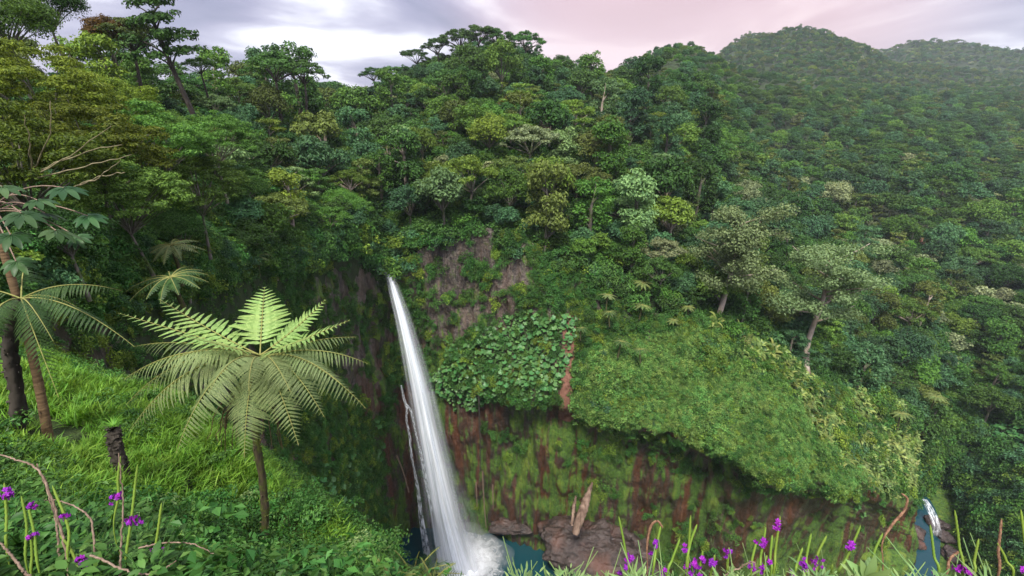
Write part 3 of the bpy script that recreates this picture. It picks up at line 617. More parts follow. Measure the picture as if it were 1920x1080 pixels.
def giant(seed):
    r = np.random.default_rng(seed); tb = MB(); cl = []
    z = np.linspace(-.6, 8.2, 14); tp = np.stack([.25 * np.sin(z * .8), .2 * np.sin(z * .6 + 1), z], 1); tb.tube(tp, np.interp(z, [-.6, 0, 1, 5, 8.2], [.36, .27, .2, .15, .07]), 9)
    for k in range(18):
        a = r.uniform(0, 6.28); zb = r.uniform(3.2, 8.0); Ln = r.uniform(1.4, 2.9) * (1.15 - .06 * abs(zb - 6)); s = A(.25 * math.sin(zb * .8), .2 * math.sin(zb * .6 + 1), zb)
        e = s + A(math.cos(a) * Ln, math.sin(a) * Ln, r.uniform(.3, 1.6)); m = (s + e) / 2 + A(0, 0, -.25) + r.normal(size=3) * .15; u = np.linspace(0, 1, 8)[:, None]; path = (1 - u) ** 2 * s + 2 * u * (1 - u) * m + u ** 2 * e
        tb.tube(path, np.linspace(.085, .02, 8), 5)
        for q in range(4): cl.append(path[r.integers(3, 8)] + r.normal(size=3) * A(.45, .45, .3) + A(0, 0, .15))
    P, N = [], []
    for c in cl:
        k = 190; d = rdir(r, k); P.append(c + d * r.uniform(.3, .8, (k, 1)) * A(1, 1, .62)); N.append(unit(d * .8 + A(0, 0, .6) + r.normal(size=(k, 3)) * .45))
    V, F = leaves(r, np.concatenate(P), np.concatenate(N), .2, .55)
    return tb.mesh('trunk', [M['pale_trunk']]), mesh('crown', V, F, [TINT['grey-green']])
KINDS['giant'] = [giant(5), giant(9)]
for a, k in HEROES:
    if k.get('name') == 'emergent_tree': a = a[:4] + ('giant',) + a[5:]
    hero(*a, **k)
HB = np.array([at(a[0], a[1], a[2]) for a, k in HEROES])

# ---- the forest on the slopes: largest trees in view are things of their own, the rest a mass
def forest_dens(P):
    px, py, t = proj(P); ok = (px > -120) & (px < 2040) & (t > 20)
    ok &= ~inpoly(px, py, SCAR) & ~inpoly(px, py, SCAR2)
    ok &= ~reg(P, ROCK_R, 26) & ~((px > 1745) & (py > 800) & (t < 175))
    ok &= ~((px < 470) & (t < 62))                        # the near canopy on the left is set by hand
    return ok * np.clip(120 / np.maximum(t, 1), .1, 1.0) ** 1.1
K0 = 40
FP, FNm = sample(FG[:, K0:], FN[:, K0:], 24000, forest_dens)
ft = proj(FP)[2]; rr = np.random.default_rng(21)
frad = np.clip(1.25 + ft / 150, 1.5, 4.6) * rr.uniform(.65, 1.75, len(FP))
kp = thin(FP, frad * .98); FP, FNm, frad = FP[kp], FNm[kp], frad[kp]; fpx, fpy, ft = proj(FP)
dh = np.min(np.linalg.norm(FP[:, None] - HB[None], axis=2), axis=1); kp = dh > 3.2; FP, FNm, frad, fpx, fpy, ft = FP[kp], FNm[kp], frad[kp], fpx[kp], fpy[kp], ft[kp]
fsc = frad / 2.35 * rr.uniform(.85, 1.2, len(FP)); fsc = np.where((ft > 205) & (fpx > 640) & (fpx < 1060), np.minimum(fsc, .85), fsc); fsc = np.where(ft > 330, np.minimum(fsc, 1.7), fsc); fsc = np.where((ft > 300) & (fpy < 190), np.minimum(fsc, 1.0), fsc); fsc = np.where((ft > 190) & (fpy < 175), np.minimum(fsc, .95), fsc); fsc = np.where((ft > 60) & (ft < 130) & (fpx < 600), fsc * .8, fsc)
on = (fpx > 10) & (fpx < 1910) & (fpy > 60) & (fpy < 900) & (ft < 330)
size = np.where(on, fsc / ft, 0); big = np.argsort(-size)[:286]; rest = np.setdiff1d(np.arange(len(FP)), big)
def region_of(px, py, t):
    if px < 480: return 'on the left forest slope'
    if px < 720 and t < 150: return 'on the slope left of the waterfall lip'
    if px < 720: return 'in the hazy gap left of the central ridge'
    if px < 1060: return 'high on the central ridge' if t > 165 else ('halfway up the central ridge' if t > 133 else 'on the cliff brow above the waterfall')
    if px < 1330: return 'on the right shoulder of the central ridge' if t > 160 else 'above the red soil scar'
    if px < 1720: return 'behind the pale giants' if t > 170 else 'around the pale giants'
    return 'on the far right slope' if t > 215 else 'on the right bank above the river'
WK = ['rounded', 'bushy', 'tall', 'spreading', 'layered', 'rounded']
chosen = []
for k in big:
    px = fpx[k]; wts = {'deep green': 3, 'blue-green': 2.4, 'mid green': 3, 'yellow-green': 1.3, 'olive': 1.5, 'grey-green': 1.0, 'pale green': .7}
    if px > 1300: wts = {'deep green': 3.5, 'blue-green': 4, 'mid green': 3, 'yellow-green': .5, 'olive': .6, 'grey-green': .8, 'pale green': .4}
    if px < 700: wts = {'deep green': 3.5, 'blue-green': 1.5, 'mid green': 3, 'yellow-green': .8, 'olive': 2, 'grey-green': .4, 'pale green': .3}
    kk = list(wts); tint = rr.choice(kk, p=np.array([wts[q] for q in kk]) / sum(wts.values())); kind = WK[rr.integers(len(WK))]
    chosen.append((k, str(tint), kind, region_of(px, fpy[k], ft[k])))
cnt, tot = {}, {}
for c in chosen: tot[c[1:]] = tot.get(c[1:], 0) + 1
ORD = ['first', 'second', 'third', 'fourth', 'fifth', 'sixth', 'seventh', 'eighth', 'ninth', 'tenth', 'eleventh', 'twelfth', 'thirteenth', 'fourteenth', 'fifteenth', 'sixteenth', 'seventeenth', 'eighteenth', 'nineteenth', 'twentieth']
WORD = {'rounded': 'rounded', 'bushy': 'bushy', 'tall': 'narrow', 'spreading': 'spreading', 'layered': 'tiered'}
for k, tint, kind, rg in sorted(chosen, key=lambda c: fpx[c[0]]):
    key = (tint, kind, rg); i = cnt.get(key, 0); cnt[key] = i + 1
    lab = f'{WORD[kind]} {tint} tree {rg}' if tot[key] == 1 else f'{ORD[min(i, 19)]} {WORD[kind]} {tint} tree from left {rg}'
    sc = fsc[k] * {'tall': 1.15, 'spreading': .85, 'layered': .9, 'bushy': 1.05}.get(kind, 1)
    tree(FP[k] - A(0, 0, .6), kind, rr.integers(9), sc, tint, lab, 'forest trees ' + rg, sz=rr.uniform(.9, 1.2), trunk=M['pale_trunk'] if rr.random() < .3 else None)
scatter('forest', FP[rest] - A(0, 0, .6), yaw(len(rest), rr), fsc[rest], rr.choice(len(MIDP), len(rest), p=np.array([3, 3, 2, 3, 1, 2, 1.5, 2, 1]) / 18.5), MIDP, 'mass of rainforest trees covering the slopes behind the waterfall', 'forest')
# mountains
for nme, G, n, lab, rad in (('mountain_forest', MG1, 16000, 'dark forest covering the cloud-capped mountain', 6.0), ('far_mountain_forest', MG2, 12000, 'dim forest covering the far right mountain', 7.5)):
    N = gnorm(G); P, _ = sample(G, N, n); px, py, t = proj(P); k = (px > -50) & (px < 2000) & (py < 260); P = P[k]; P = P[thin(P, rad * .55)]
    scatter(nme, P - A(0, 0, 2), yaw(len(P), rr), rr.uniform(1.0, 1.6, len(P)) * rad / 6.5, rr.choice(len(FARP), len(P), p=np.array([4, 3, 2, 3, 2, 1, 1]) / 16), FARP, lab, 'forest')

# ---- shrubs and creepers filling the ground between the trees, on the cliff brow and the left wall
def shrub(name, seed, n, rx, h, ls, mat, aspect=.5, up=.5, stems=0):
    r = np.random.default_rng(seed); d = rdir(r, n); d[:, 2] = np.abs(d[:, 2]); c = 9; k = r.integers(0, c, n); cc = r.normal(size=(c, 3)) * A(rx * .45, rx * .45, h * .16) + A(0, 0, h * .38)
    P = cc[k] + d * r.uniform(.55, 1, (n, 1)) * A(rx * .5, rx * .5, h * .45); N = unit(d * .7 + A(0, 0, up) + r.normal(size=(n, 3)) * .5)
    return protoobj(name, mesh(name, *leaves(r, P, N, ls, aspect), [mat]))
BUSH = [shrub('bush_kind', 500 + i, 420, 1.5, 1.5, .34, m) for i, m in enumerate([M['creeper'], TINT['mid green'], TINT['deep green'], M['creeper'], TINT['blue-green'], TINT['yellow-green']])]
def bush_dens(P):
    px, py, t = proj(P); return ((px > -80) & (px < 2000) & (t < 260) & (t > 14) & ~inpoly(px, py, SCAR2) & ~inpoly(px, py, RB)) * np.clip(100 / np.maximum(t, 1), .2, 4) ** 1.5 * ~reg(P, ROCK_R, 26)
BP, BN = sample(FG[:, K0 - 4:], FN[:, K0 - 4:], 12000, bush_dens)
bt = proj(BP)[2]
RBP, RBN = sample(FG[:, 14:70], FN[:, 14:70], 2600, lambda P: ((proj(P)[0] > 1690) & (proj(P)[0] < 2000)) * np.where(reg(P, RB, 40), .10, 1.0))
BP = np.concatenate([BP, RBP]); BN = np.concatenate([BN, RBN]); bt = proj(BP)[2]
scatter('undergrowth', BP, aim(BN, rr, .5), np.clip(bt / 70, .45, 2.2) * rr.uniform(.7, 1.4, len(BP)), rr.choice(6, len(BP), p=[.3, .2, .2, .15, .1, .05]), BUSH, 'dense leafy undergrowth between the forest trees', 'undergrowth')
def cliff_dens(P):
    px, py, t = proj(P); q = np.zeros(len(P)); patch = fbm(P, 6, 3, 77); z = P[:, 2]
    left = px < 735; q[left] = np.where(reg(P, ROCK_L, 26)[left], np.where(patch[left] > .25, .35, .04), 1.0)
    mid = (px >= 735) & (px < 1085); up_ = mid & (z > -64); q[up_] = np.where(reg(P, ROCK_R, 26)[up_], np.where(patch[up_] > .12, .45, .07), 1.0)
    dn = mid & (z <= -64); q[dn] = np.where(patch[dn] > .5, .12, 0)
    q[inpoly(px, py, SCAR)] = 0; q[inpoly(px, py, GUNN)] *= .35
    rt = (px >= 1085) & (z > -62) & ~inpoly(px, py, LOWC) & ~inpoly(px, py, STRAP); q[rt] = 1.0
    q[(px >= 1085) & (z < -60) & (z > -80) & (patch > -.15)] += .35
    q[(px >= 1085) & (z <= -80) & (patch > .35)] += .12
    return q * (px > -100) * (px < 1900)
CPn, CNn = sample(CG, CLN, 11000, cliff_dens)
SMB = [shrub('creeper_kind', 520 + i, 300, .9, .8, .21, m) for i, m in enumerate([M['creeper'], M['herb'], TINT['deep green'], TINT['yellow-green'], M['creeper']])]
scatter('cliff_creepers', CPn, aim(CNn, rr, .3), np.clip(proj(CPn)[2] / 75, .6, 1.6) * rr.uniform(.6, 1.3, len(CPn)), rr.integers(0, 5, len(CPn)), SMB, 'creepers and small shrubs clinging to the cliff walls', 'creepers')
# fuzzy low cover on the front of the spur
def low_dens(P): return reg(P, LOWC) * (P[:, 2] > -78) + .0
LP, LN = sample(CG, CLN, 5200, low_dens)
LOWP = [shrub('low_cover_kind', 540 + i, 260, 1.0, 1.1, .26, m) for i, m in enumerate([M['low'], M['low'], M['herb'], TINT['yellow-green']])]
scatter('low_cover', LP, aim(LN, rr, .25), rr.uniform(.6, 1.5, len(LP)) * np.clip(1 + fbm(LP, 7, 3, 55) * .5, .5, 1.7), rr.choice(4, len(LP), p=[.4, .3, .2, .1]), LOWP, 'fuzzy yellow-green ground cover on the front of the spur', 'ground cover')
MP, MN = sample(CG, CLN, 1300, lambda P: ((reg(P, LOWC) | reg(P, STRAP)) & (fbm(P, 9, 3, 66) > -.1)) + .0)
scatter('spur_shrubs', MP, aim(MN, rr, .5), rr.uniform(.4, 1.0, len(MP)) * np.clip(1.1 + fbm(MP, 8, 3, 58) * .9, .5, 2.4), rr.choice(6, len(MP), p=[.15, .3, .1, .1, .1, .25]), BUSH, 'darker shrubs dotted through the low cover on the spur', 'shrubs')
# red earth laid bare by landslips
def scar(name, G, N, poly, off, zmin):
    nu, nv = G.shape[:2]; F = gfaces(nu, nv); P = G.reshape(-1, 3); c = P[F].mean(1); px, py, t = proj(c); k = inpoly(px + fbm(c, 3, 3, 14) * 5, py + fbm(c, 3, 3, 15) * 5, poly) & (c[:, 2] > zmin); F = F[k]
    if not len(F): return
    u, inv = np.unique(F, return_inverse=True); V = P[u] + N.reshape(-1, 3)[u] * off; link(name, mesh(name, V, inv.reshape(-1, 4), [M['scar']], True), kind='structure')
scar('landslip_scar', CG, CLN, SCAR, .35, -70); scar('landslip_scar', FG, FN, SCAR2, 1.2, -400)
# strap-leaved thicket on the back of the spur
def strap_proto(seed):
    r = np.random.default_rng(seed); b = MB()
    for k in range(16):
        a = r.uniform(0, 6.28); Ln = r.uniform(.9, 1.7); wd = r.uniform(.10, .17); u = np.linspace(0, 1, 6); out = np.stack([np.cos(a) * u * Ln * .75, np.sin(a) * u * Ln * .75, Ln * (u * 1.0 - .75 * u ** 2.2)], 1) + A(*r.normal(size=2) * .25, 0); s = A(-math.sin(a), math.cos(a), 0)
        ww = wd * np.sin(np.clip(u * .92 + .08, 0, 1) * math.pi) ** .6 * (1 - .0 * u); V = np.stack([out - s * ww[:, None], out + s * ww[:, None]], 1).reshape(-1, 3); i = np.arange(5)[:, None] * 2; b.add(V, i + A(0, 1, 3, 2).astype(int))
    return protoobj('strap_kind', b.mesh('strap_kind', [M['strap']], True))
SPP = [strap_proto(560 + i) for i in range(4)]
SP2, SN2 = sample(CG, CLN, 2300, lambda P: reg(P, STRAP) + .0)
scatter('strap_leaf_thicket', SP2, aim(SN2, rr, .45), rr.uniform(.8, 1.9, len(SP2)), rr.integers(0, 4, len(SP2)), SPP, 'thicket of long pale strap leaves on the flank of the spur', 'thicket')

# ------------------------------------------------------------------ near canopy on the left
def near_tree(kind, seed, nleaf, ls, mat):
    tb, (V, F) = build_tree(kind, seed, nleaf, ls, limbs=26, aspect=.42, trunk_r=.16, up=.9); return tb.mesh('trunk', [M['trunk']]), mesh('crown', V, F, [mat])
KINDS['near_layered'] = [near_tree('spray', 61, 21000, .27, M['canopy']), near_tree('spray', 62, 21000, .25, M['canopy2'])]
KINDS['near_rounded'] = [near_tree('rounded', 63, 16000, .24, M['canopy2']), near_tree('bushy', 64, 16000, .24, M['canopy2'])]
CAN = [  # crown centre px, py, depth, size, kind, variant, leaf, label
 (20,60,40,.95,'near_rounded',0,'canopy2','dark rounded tree filling the top left corner'),
 (95,25,46,.8,'near_rounded',0,'deep green','dark crown cut off by the top edge, beside the corner tree'),
 (70,170,34,.9,'near_layered',0,'canopy','olive leafy tree under the dark corner tree'),
 (195,195,44,.85,'near_layered',1,'canopy','olive leafy tree below the rusty skyline crown'),
 (300,205,56,.8,'near_rounded',1,'canopy2','green tree below the wind-combed skyline tree'),
 (30,300,24,.78,'near_layered',0,'canopy','olive tree with bare pale branches at the left edge'),
 (165,275,30,.85,'near_layered',1,'canopy','olive leafy tree right of the one with bare pale branches'),
 (285,265,38,.85,'near_layered',0,'canopy2','green leafy tree in the middle of the left canopy'),
 (400,260,54,.85,'near_layered',1,'canopy2','feathery green tree low on the left skyline'),
 (365,345,42,.8,'near_layered',1,'canopy2','bright green feathery tree standing out of the left slope'),
 (235,365,30,.7,'near_layered',0,'canopy2','shaded leafy tree over the dark left hollow'),
 (455,330,62,.9,'near_rounded',1,'canopy2','round green tree right of the feathery ones'),
 (450,420,58,.85,'near_rounded',1,'deep green','dark bushy tree over the wall left of the waterfall'),
 (110,400,22,.5,'near_rounded',1,'deep green','dark leafy shrub tree above the left tree fern'),
 (330,440,40,.7,'near_rounded',0,'deep green','dark rounded tree above the tall tree fern crown'),
 (560,375,90,1.1,'near_rounded',1,'mid green','large mid green bush tree left above the lip'),
 (640,390,100,1.1,'near_rounded',0,'mid green','mid green bush tree leaning over the rock left of the lip'),
]
for px, py, t, s, kd, v, mt, lab in CAN:
    tree(at(px, py, t) - A(0, 0, 5.6 * s), kd, v, s, TINT.get(mt) or M[mt], lab, 'canopy trees on the left slope', name='canopy_tree')
# bare pale branches showing in the olive tree at the left edge
bb = MB(); r = np.random.default_rng(5)
for (x0, y0, x1, y1, x2, y2) in [(40,345,110,260,95,190),(45,335,150,280,230,270),(50,340,120,300,210,235),(150,345,190,330,235,322),(60,345,60,270,45,215),(45,340,160,310,250,290),(140,350,180,345,225,300)]:
    a, m, e = at(x0, y0, 23), at(x1, y1, 21), at(x2, y2, 20.5); u = np.linspace(0, 1, 14)[:, None]; bb.tube((1 - u) ** 2 * a + 2 * u * (1 - u) * m + u ** 2 * e + r.normal(size=(14, 3)) * .03, np.linspace(.04, .013, 14), 6)
M['pale_branch'] = bark('pale_branch', (.13, .11, .06), (.26, .23, .13), 4)
o = link('bare_branches', bb.mesh('bare_branches', [M['pale_branch']]), label='tangle of bare pale branches in the olive canopy at the left edge', cat='branches')

# ------------------------------------------------------------------ tree ferns
def pinna_mesh(name, mat, n=15, curl=.25, solid=True):
    b = MB(); u = np.linspace(0, 1, n + 1); zc = lambda x: -curl * x ** 2
    for i in range(n):
        x0, x1 = u[i], u[i + 1]; w = .115 * (1 - (x0) ** 1.6) * (.55 + .45 * min(1, x0 * 7)) + .012
        for s in (-1, 1):
            V = [(x0, 0, zc(x0)), (x1 * .995 if solid else x0 * .35 + x1 * .65, 0, zc(x1)), (x1 + .05, s * w, zc(x1) - .02), (x0 + .055, s * w * 1.04, zc(x0) - .022)]
            b.add(V, [[0, 1, 2, 3]] if s > 0 else [[3, 2, 1, 0]])
    return b.mesh(name, [mat], False)
def frond_curve(p0, p2, rise, n=30):
    m = (p0 + p2) / 2 + A(0, 0, rise); u = np.linspace(0, 1, n)[:, None]
    return (1 - u) ** 2 * p0 + 2 * u * (1 - u) * m + u ** 2 * p2
def frond_pins(P, half, npin, upv=A(0, 0, 1), start=.16, lift=.0, droop=.12):
    """placements of the leaflets on both sides of a rachis: origin, direction, normal, length"""
    out = []; s = np.linspace(start, .985, npin); d = np.concatenate([[0], np.cumsum(np.linalg.norm(np.diff(P, axis=0), axis=1))]); d /= d[-1]; T = np.gradient(P, axis=0)
    for si in s:
        p = np.array([np.interp(si, d, P[:, k]) for k in range(3)]); t = unit(np.array([np.interp(si, d, T[:, k]) for k in range(3)]))
        sd = np.cross(t, upv); sd = unit(sd); nm = np.cross(sd, t); q = (si - start) / (1 - start)
        ln = half * min(1, (q * 2.6 + .42)) * (1 - q ** 1.7) ** 1.0 + .03
        for sg in (-1, 1):
            ln_ = ln; ln = ln * random.uniform(.88, 1.08)
            dr = unit(np.array([random.gauss(0, .05) for _ in range(3)]) + sd * sg + t * (.22 + .35 * q) - nm * droop + nm * lift); n2 = unit(nm - dr * np.dot(nm, dr)); out.append((p, dr, n2, ln)); ln = ln_
    return out
def pin_matrix(p, d, n, ln, wscale=1.0):
    y = np.cross(n, d); return Matrix(((d[0] * ln, y[0] * ln * wscale, n[0] * ln, p[0]), (d[1] * ln, y[1] * ln * wscale, n[1] * ln, p[1]), (d[2] * ln, y[2] * ln * wscale, n[2] * ln, p[2]), (0, 0, 0, 1)))
PIN = {k: pinna_mesh('pinna', M[k], 15, .16 if k == 'fern_new' else .28, k == 'fern_new') for k in ('fern_new', 'fern_old', 'fern_dark')}
def pin_arrays(me):
    V = np.zeros(len(me.vertices) * 3, np.float32); me.vertices.foreach_get('co', V); F = np.zeros(len(me.loops), np.int32); me.loops.foreach_get('vertex_index', F); return V.reshape(-1, 3), F.reshape(-1, 4)
PINA = {k: pin_arrays(v) for k, v in PIN.items()}
def joined_pins(pl, key, wscale=1.0):
    b = MB(); V0, F0 = PINA[key]
    for p, d, n, ln in pl:
        m = np.array(pin_matrix(p, d, n, ln, wscale)); b.add(V0 @ m[:3, :3].T + m[:3, 3], F0)
    return b.mesh('leaflets', [M[key]], False)
def fern_frond(root, rootloc, c, tip, rise, half, npin, key, single=False, wscale=1.0, lift=0.0, droop=.12):
    P = frond_curve(c, tip, rise) - rootloc; b = MB(); b.tube(P, np.linspace(.013, .003, len(P)), 6)
    f = link('frond', b.mesh('frond', [M['rachis']]), root); pl = frond_pins(P, half, npin, lift=lift, droop=droop)
    if single:
        for p, d, n, ln in pl:
            o = link('leaflet', PIN[key], f); o.matrix_basis = pin_matrix(p, d, n, ln, wscale)
    else:
        g = link('leaflets', joined_pins(pl, key, wscale), f); g['kind'] = 'stuff'
    return f
def fern_trunk(root, P, r0, r1, mat, rough=.35, seed=0):
    P = cat_mull(np.array(P), 34); b = MB(); rr_ = np.random.default_rng(seed); rad = np.linspace(r0, r1, 34) * (1 + rr_.normal(size=34) * .07); V, F = tube(P, rad, 14); V = V + unit(rr_.normal(size=V.shape)) * r1 * rough * .35; b.add(V, F)
    for k in range(60):                     # stubs of shed fronds
        i = rr_.integers(2, 33); a = rr_.uniform(0, 6.28); d = A(math.cos(a), math.sin(a), .7); b.tube([P[i] + d * r1 * .7, P[i] + d * r1 * 1.35, P[i] + d * r1 * 1.5 + A(0, 0, -.02)], [.016, .013, .006], 5)
    return link('trunk', b.mesh('trunk', [mat]), root)
FT = 8.0
ctr = at(488, 668, FT); fbase = at(484, 1062, 8.95); fbase[2] = near_z(fbase[0], fbase[1]) - .1
fern = link('tree_fern', None, loc=tuple(fbase), label='tall tree fern with bright crown of fronds on the grassy slope', cat='tree fern')
mids = [fbase, at(497, 985, 8.85), at(492, 900, 8.5), at(480, 820, 8.2), at(484, 740, 8.05), ctr]
fern_trunk(fern, [p - fbase for p in mids], .066, .058, M['moss_trunk'], seed=3)
UP = [(496, 538, 0.95, 0.05, 0.53, 17), (298, 560, 0.35, -0.1, 0.43, 17), (222, 587, -0.05, 0.0, 0.34, 18), (610, 562, 0.5, -0.1, 0.41, 17), (656, 600, 0.05, -0.03, 0.32, 17), (326, 626, -1.15, 0.02, 0.37, 15), (588, 632, -1.1, 0.02, 0.37, 15)]     # young bright fronds: tip px, py, depth change, rise, half width, leaflets
for px, py, dtt, rise, hw, npn in UP:
    fern_frond(fern, fbase, ctr + A(0, 0, .02), at(px, py, FT + dtt), rise, hw, npn, 'fern_new', True, .92, lift=.12, droop=0)
DN = [(250, 650, 0.35, 0.35, 0.43, 26), (232, 712, -0.35, 0.62, 0.48, 28), (243, 808, -0.55, 0.85, 0.5, 30), (458, 858, -1.05, 0.55, 0.52, 30), (466, 733, -1.6, 0.42, 0.4, 24), (608, 782, -0.85, 0.75, 0.5, 28), (686, 766, -0.35, 0.75, 0.46, 28), (690, 682, 0.15, 0.42, 0.42, 26), (560, 835, -1.0, 0.75, 0.46, 28), (330, 850, -1.0, 0.85, 0.46, 30), (300, 690, -1.0, 0.5, 0.40, 26), (640, 720, -0.9, 0.5, 0.40, 26), (390, 740, -1.4, 0.5, 0.38, 24), (545, 735, -1.4, 0.5, 0.38, 24), (668, 632, 0.45, 0.22, 0.36, 24), (236, 760, -0.1, 0.8, 0.43, 26)]
for px, py, dtt, rise, hw, npn in DN:
    fern_frond(fern, fbase, ctr - A(0, 0, .05), at(px, py, FT + dtt), rise, hw, npn, 'fern_old', False, .55, droop=.3)
# withered fronds hanging below the crown
db = MB(); r = np.random.default_rng(8)
for k in range(16):
    x = r.uniform(395, 440) if k < 11 else r.uniform(500, 525); p0 = at(470 + r.normal() * 10, 715, FT); p1 = at(x, r.uniform(730, 760), FT - .1 + r.normal() * .15); p2 = at(x + r.normal() * 9, r.uniform(800, 862), FT - .1); u = np.linspace(0, 1, 12)[:, None]
    P = (1 - u) ** 2 * p0 + 2 * u * (1 - u) * p1 + u ** 2 * p2 - fbase + r.normal(size=(12, 3)) * .012; db.tube(P, np.linspace(.012, .006, 12), 5)
link('withered_frond', db.mesh('withered_frond', [M['dead_frond']]), fern)

# left tree fern in shade, its crown cut by the frame
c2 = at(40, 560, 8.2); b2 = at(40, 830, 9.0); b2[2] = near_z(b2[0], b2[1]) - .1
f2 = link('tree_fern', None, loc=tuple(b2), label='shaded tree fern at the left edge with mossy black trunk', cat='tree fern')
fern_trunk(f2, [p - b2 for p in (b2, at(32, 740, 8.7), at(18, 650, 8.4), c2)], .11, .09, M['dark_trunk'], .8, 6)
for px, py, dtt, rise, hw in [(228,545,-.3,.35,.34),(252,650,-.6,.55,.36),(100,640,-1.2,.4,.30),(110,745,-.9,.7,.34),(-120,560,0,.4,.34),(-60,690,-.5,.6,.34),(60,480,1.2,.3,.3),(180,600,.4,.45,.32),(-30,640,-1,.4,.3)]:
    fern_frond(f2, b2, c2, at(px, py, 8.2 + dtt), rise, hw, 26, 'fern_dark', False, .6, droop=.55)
# stump with a tuft
sb = at(222, 868, 8.3); sb[2] = near_z(sb[0], sb[1]) - .1
st = link('tree_fern_stump', None, loc=tuple(sb), label='short dark fern stump topped by a grass tuft', cat='stump')
fern_trunk(st, [p - sb for p in (sb, at(219, 845, 8.2), at(213, 803, 8.1))], .10, .085, M['dark_trunk'], .9, 9)
gb = MB(); r = np.random.default_rng(4)
for k in range(70):
    a = r.uniform(0, 6.28); Ln = r.uniform(.15, .3); u = np.linspace(0, 1, 4); o_ = at(213, 800, 8.1) - sb; c = o_ + np.stack([np.cos(a) * u * Ln * .8, np.sin(a) * u * Ln * .8, Ln * (u - .6 * u * u)], 1); s = A(-math.sin(a), math.cos(a), 0) * .008; w_ = (1 - u * .9)[:, None]; V = np.stack([c - s * w_, c + s * w_], 1).reshape(-1, 3); gb.add(V, np.arange(3)[:, None] * 2 + A(0, 1, 3, 2).astype(int))
link('tuft', gb.mesh('tuft', [M['grass']]), st)

# palmate-leaved tree with ringed brown trunk at the left edge
cb = at(97, 862, 9.0); cb[2] = near_z(cb[0], cb[1]) - .1
ce = link('cecropia_tree', None, loc=tuple(cb), label='slim tree with smooth brown trunk and big palmate leaves at the left edge', cat='tree')
tb = MB(); P = cat_mull(np.array([cb, at(82, 770, 8.8), at(64, 680, 8.6), at(38, 580, 8.4), at(12, 490, 8.2), at(-15, 400, 8.0)]) - cb, 40); rad = np.linspace(.08, .05, 40) * (1 + .05 * (np.arange(40) % 4 == 0)); tb.tube(P, rad, 12)
link('trunk', tb.mesh('trunk', [M['ring_trunk']]), ce)
def palmate(name, mat, lobes=9, seed=0):
    b = MB(); r = np.random.default_rng(seed)
    for k in range(lobes):
        a = -2.3 + 4.6 * k / (lobes - 1); Ln = 1 - .35 * abs(a) / 2.3; u = np.linspace(0, 1, 7); c = np.stack([np.cos(a) * u * Ln, np.sin(a) * u * Ln, .10 * u - .38 * u * u], 1); s = A(-math.sin(a), math.cos(a), 0); w = .15 * np.sin(np.clip(u, .04, .97) ** 1.25 * math.pi) ** .8 + .012
        V = np.stack([c - s * w[:, None], c + A(0, 0, -.03), c + s * w[:, None]], 1).reshape(-1, 3); i = np.arange(6)[:, None] * 3; b.add(V, np.concatenate([i + A(0, 1, 4, 3).astype(int), i + A(1, 2, 5, 4).astype(int)]))
    return b.mesh(name, [mat])
PAL = [palmate('leaf', M['cecropia'], 9, i) for i in range(2)]
cm = P[-1] + cb
for k, (px, py, t, s, tl) in enumerate([(120,352,6.6,.42,.3),(165,405,6.8,.36,.5),(40,400,6.6,.44,.5),(105,432,6.7,.44,.6),(20,440,6.5,.40,.6),(30,490,6.8,.36,.7),(70,375,7,.38,.2),(5,350,6.8,.4,.3),(85,400,7.2,.36,.4),(145,445,7.1,.3,.7)]):
    p = at(px, py, t); sb_ = MB(); u = np.linspace(0, 1, 10)[:, None]; m = (cm + p) / 2 + A(0, 0, .35); sb_.tube(((1 - u) ** 2 * cm + 2 * u * (1 - u) * m + u ** 2 * p) - cb, np.linspace(.014, .008, 10), 5)
    lf = link('leaf_stalk', sb_.mesh('leaf_stalk', [M['twig']]), ce)
    link('leaf', PAL[k % 2], lf, loc=tuple(p - cb), rot=(random.uniform(-.25, .25) + .1, tl * .6, random.uniform(-1.2, .6)), scl=s * .72)

# small tree ferns and palms across the gorge
def far_fern_meshes(seed, key='fern_far', n=12, L_=2.1, hw=.42, rise=.5, drop=-.5):
    r = np.random.default_rng(seed); fr = []
    for k in range(n):
        a = 6.283 * k / n + r.normal() * .15; l = L_ * r.uniform(.8, 1.1); tip = A(math.cos(a) * l, math.sin(a) * l, drop * r.uniform(.4, 1.5)); Pc = frond_curve(A(0, 0, 0), tip, rise, 14); b = MB(); b.tube(Pc, np.linspace(.03, .008, 14), 4, 1)
        for p, d, nn, ln in frond_pins(Pc, hw, 13, droop=.3):
            y = np.cross(nn, d) * .07; b.add([p - y, p + y, p + d * ln * .98 + y * .3 - nn * ln * .12, p + d * ln - y * .3 - nn * ln * .12], [[0, 1, 2, 3]], 0)
        fr.append(b.mesh('frond', [M[key], M['rachis']], False))
    tb = MB(); tb.tube([(0, 0, -3.2), (.1, 0, -1.5), (0, 0, .05)], [.16, .13, .11], 8); return tb.mesh('trunk', [M['moss_trunk']]), fr
FFM = [far_fern_meshes(70 + i) for i in range(3)]
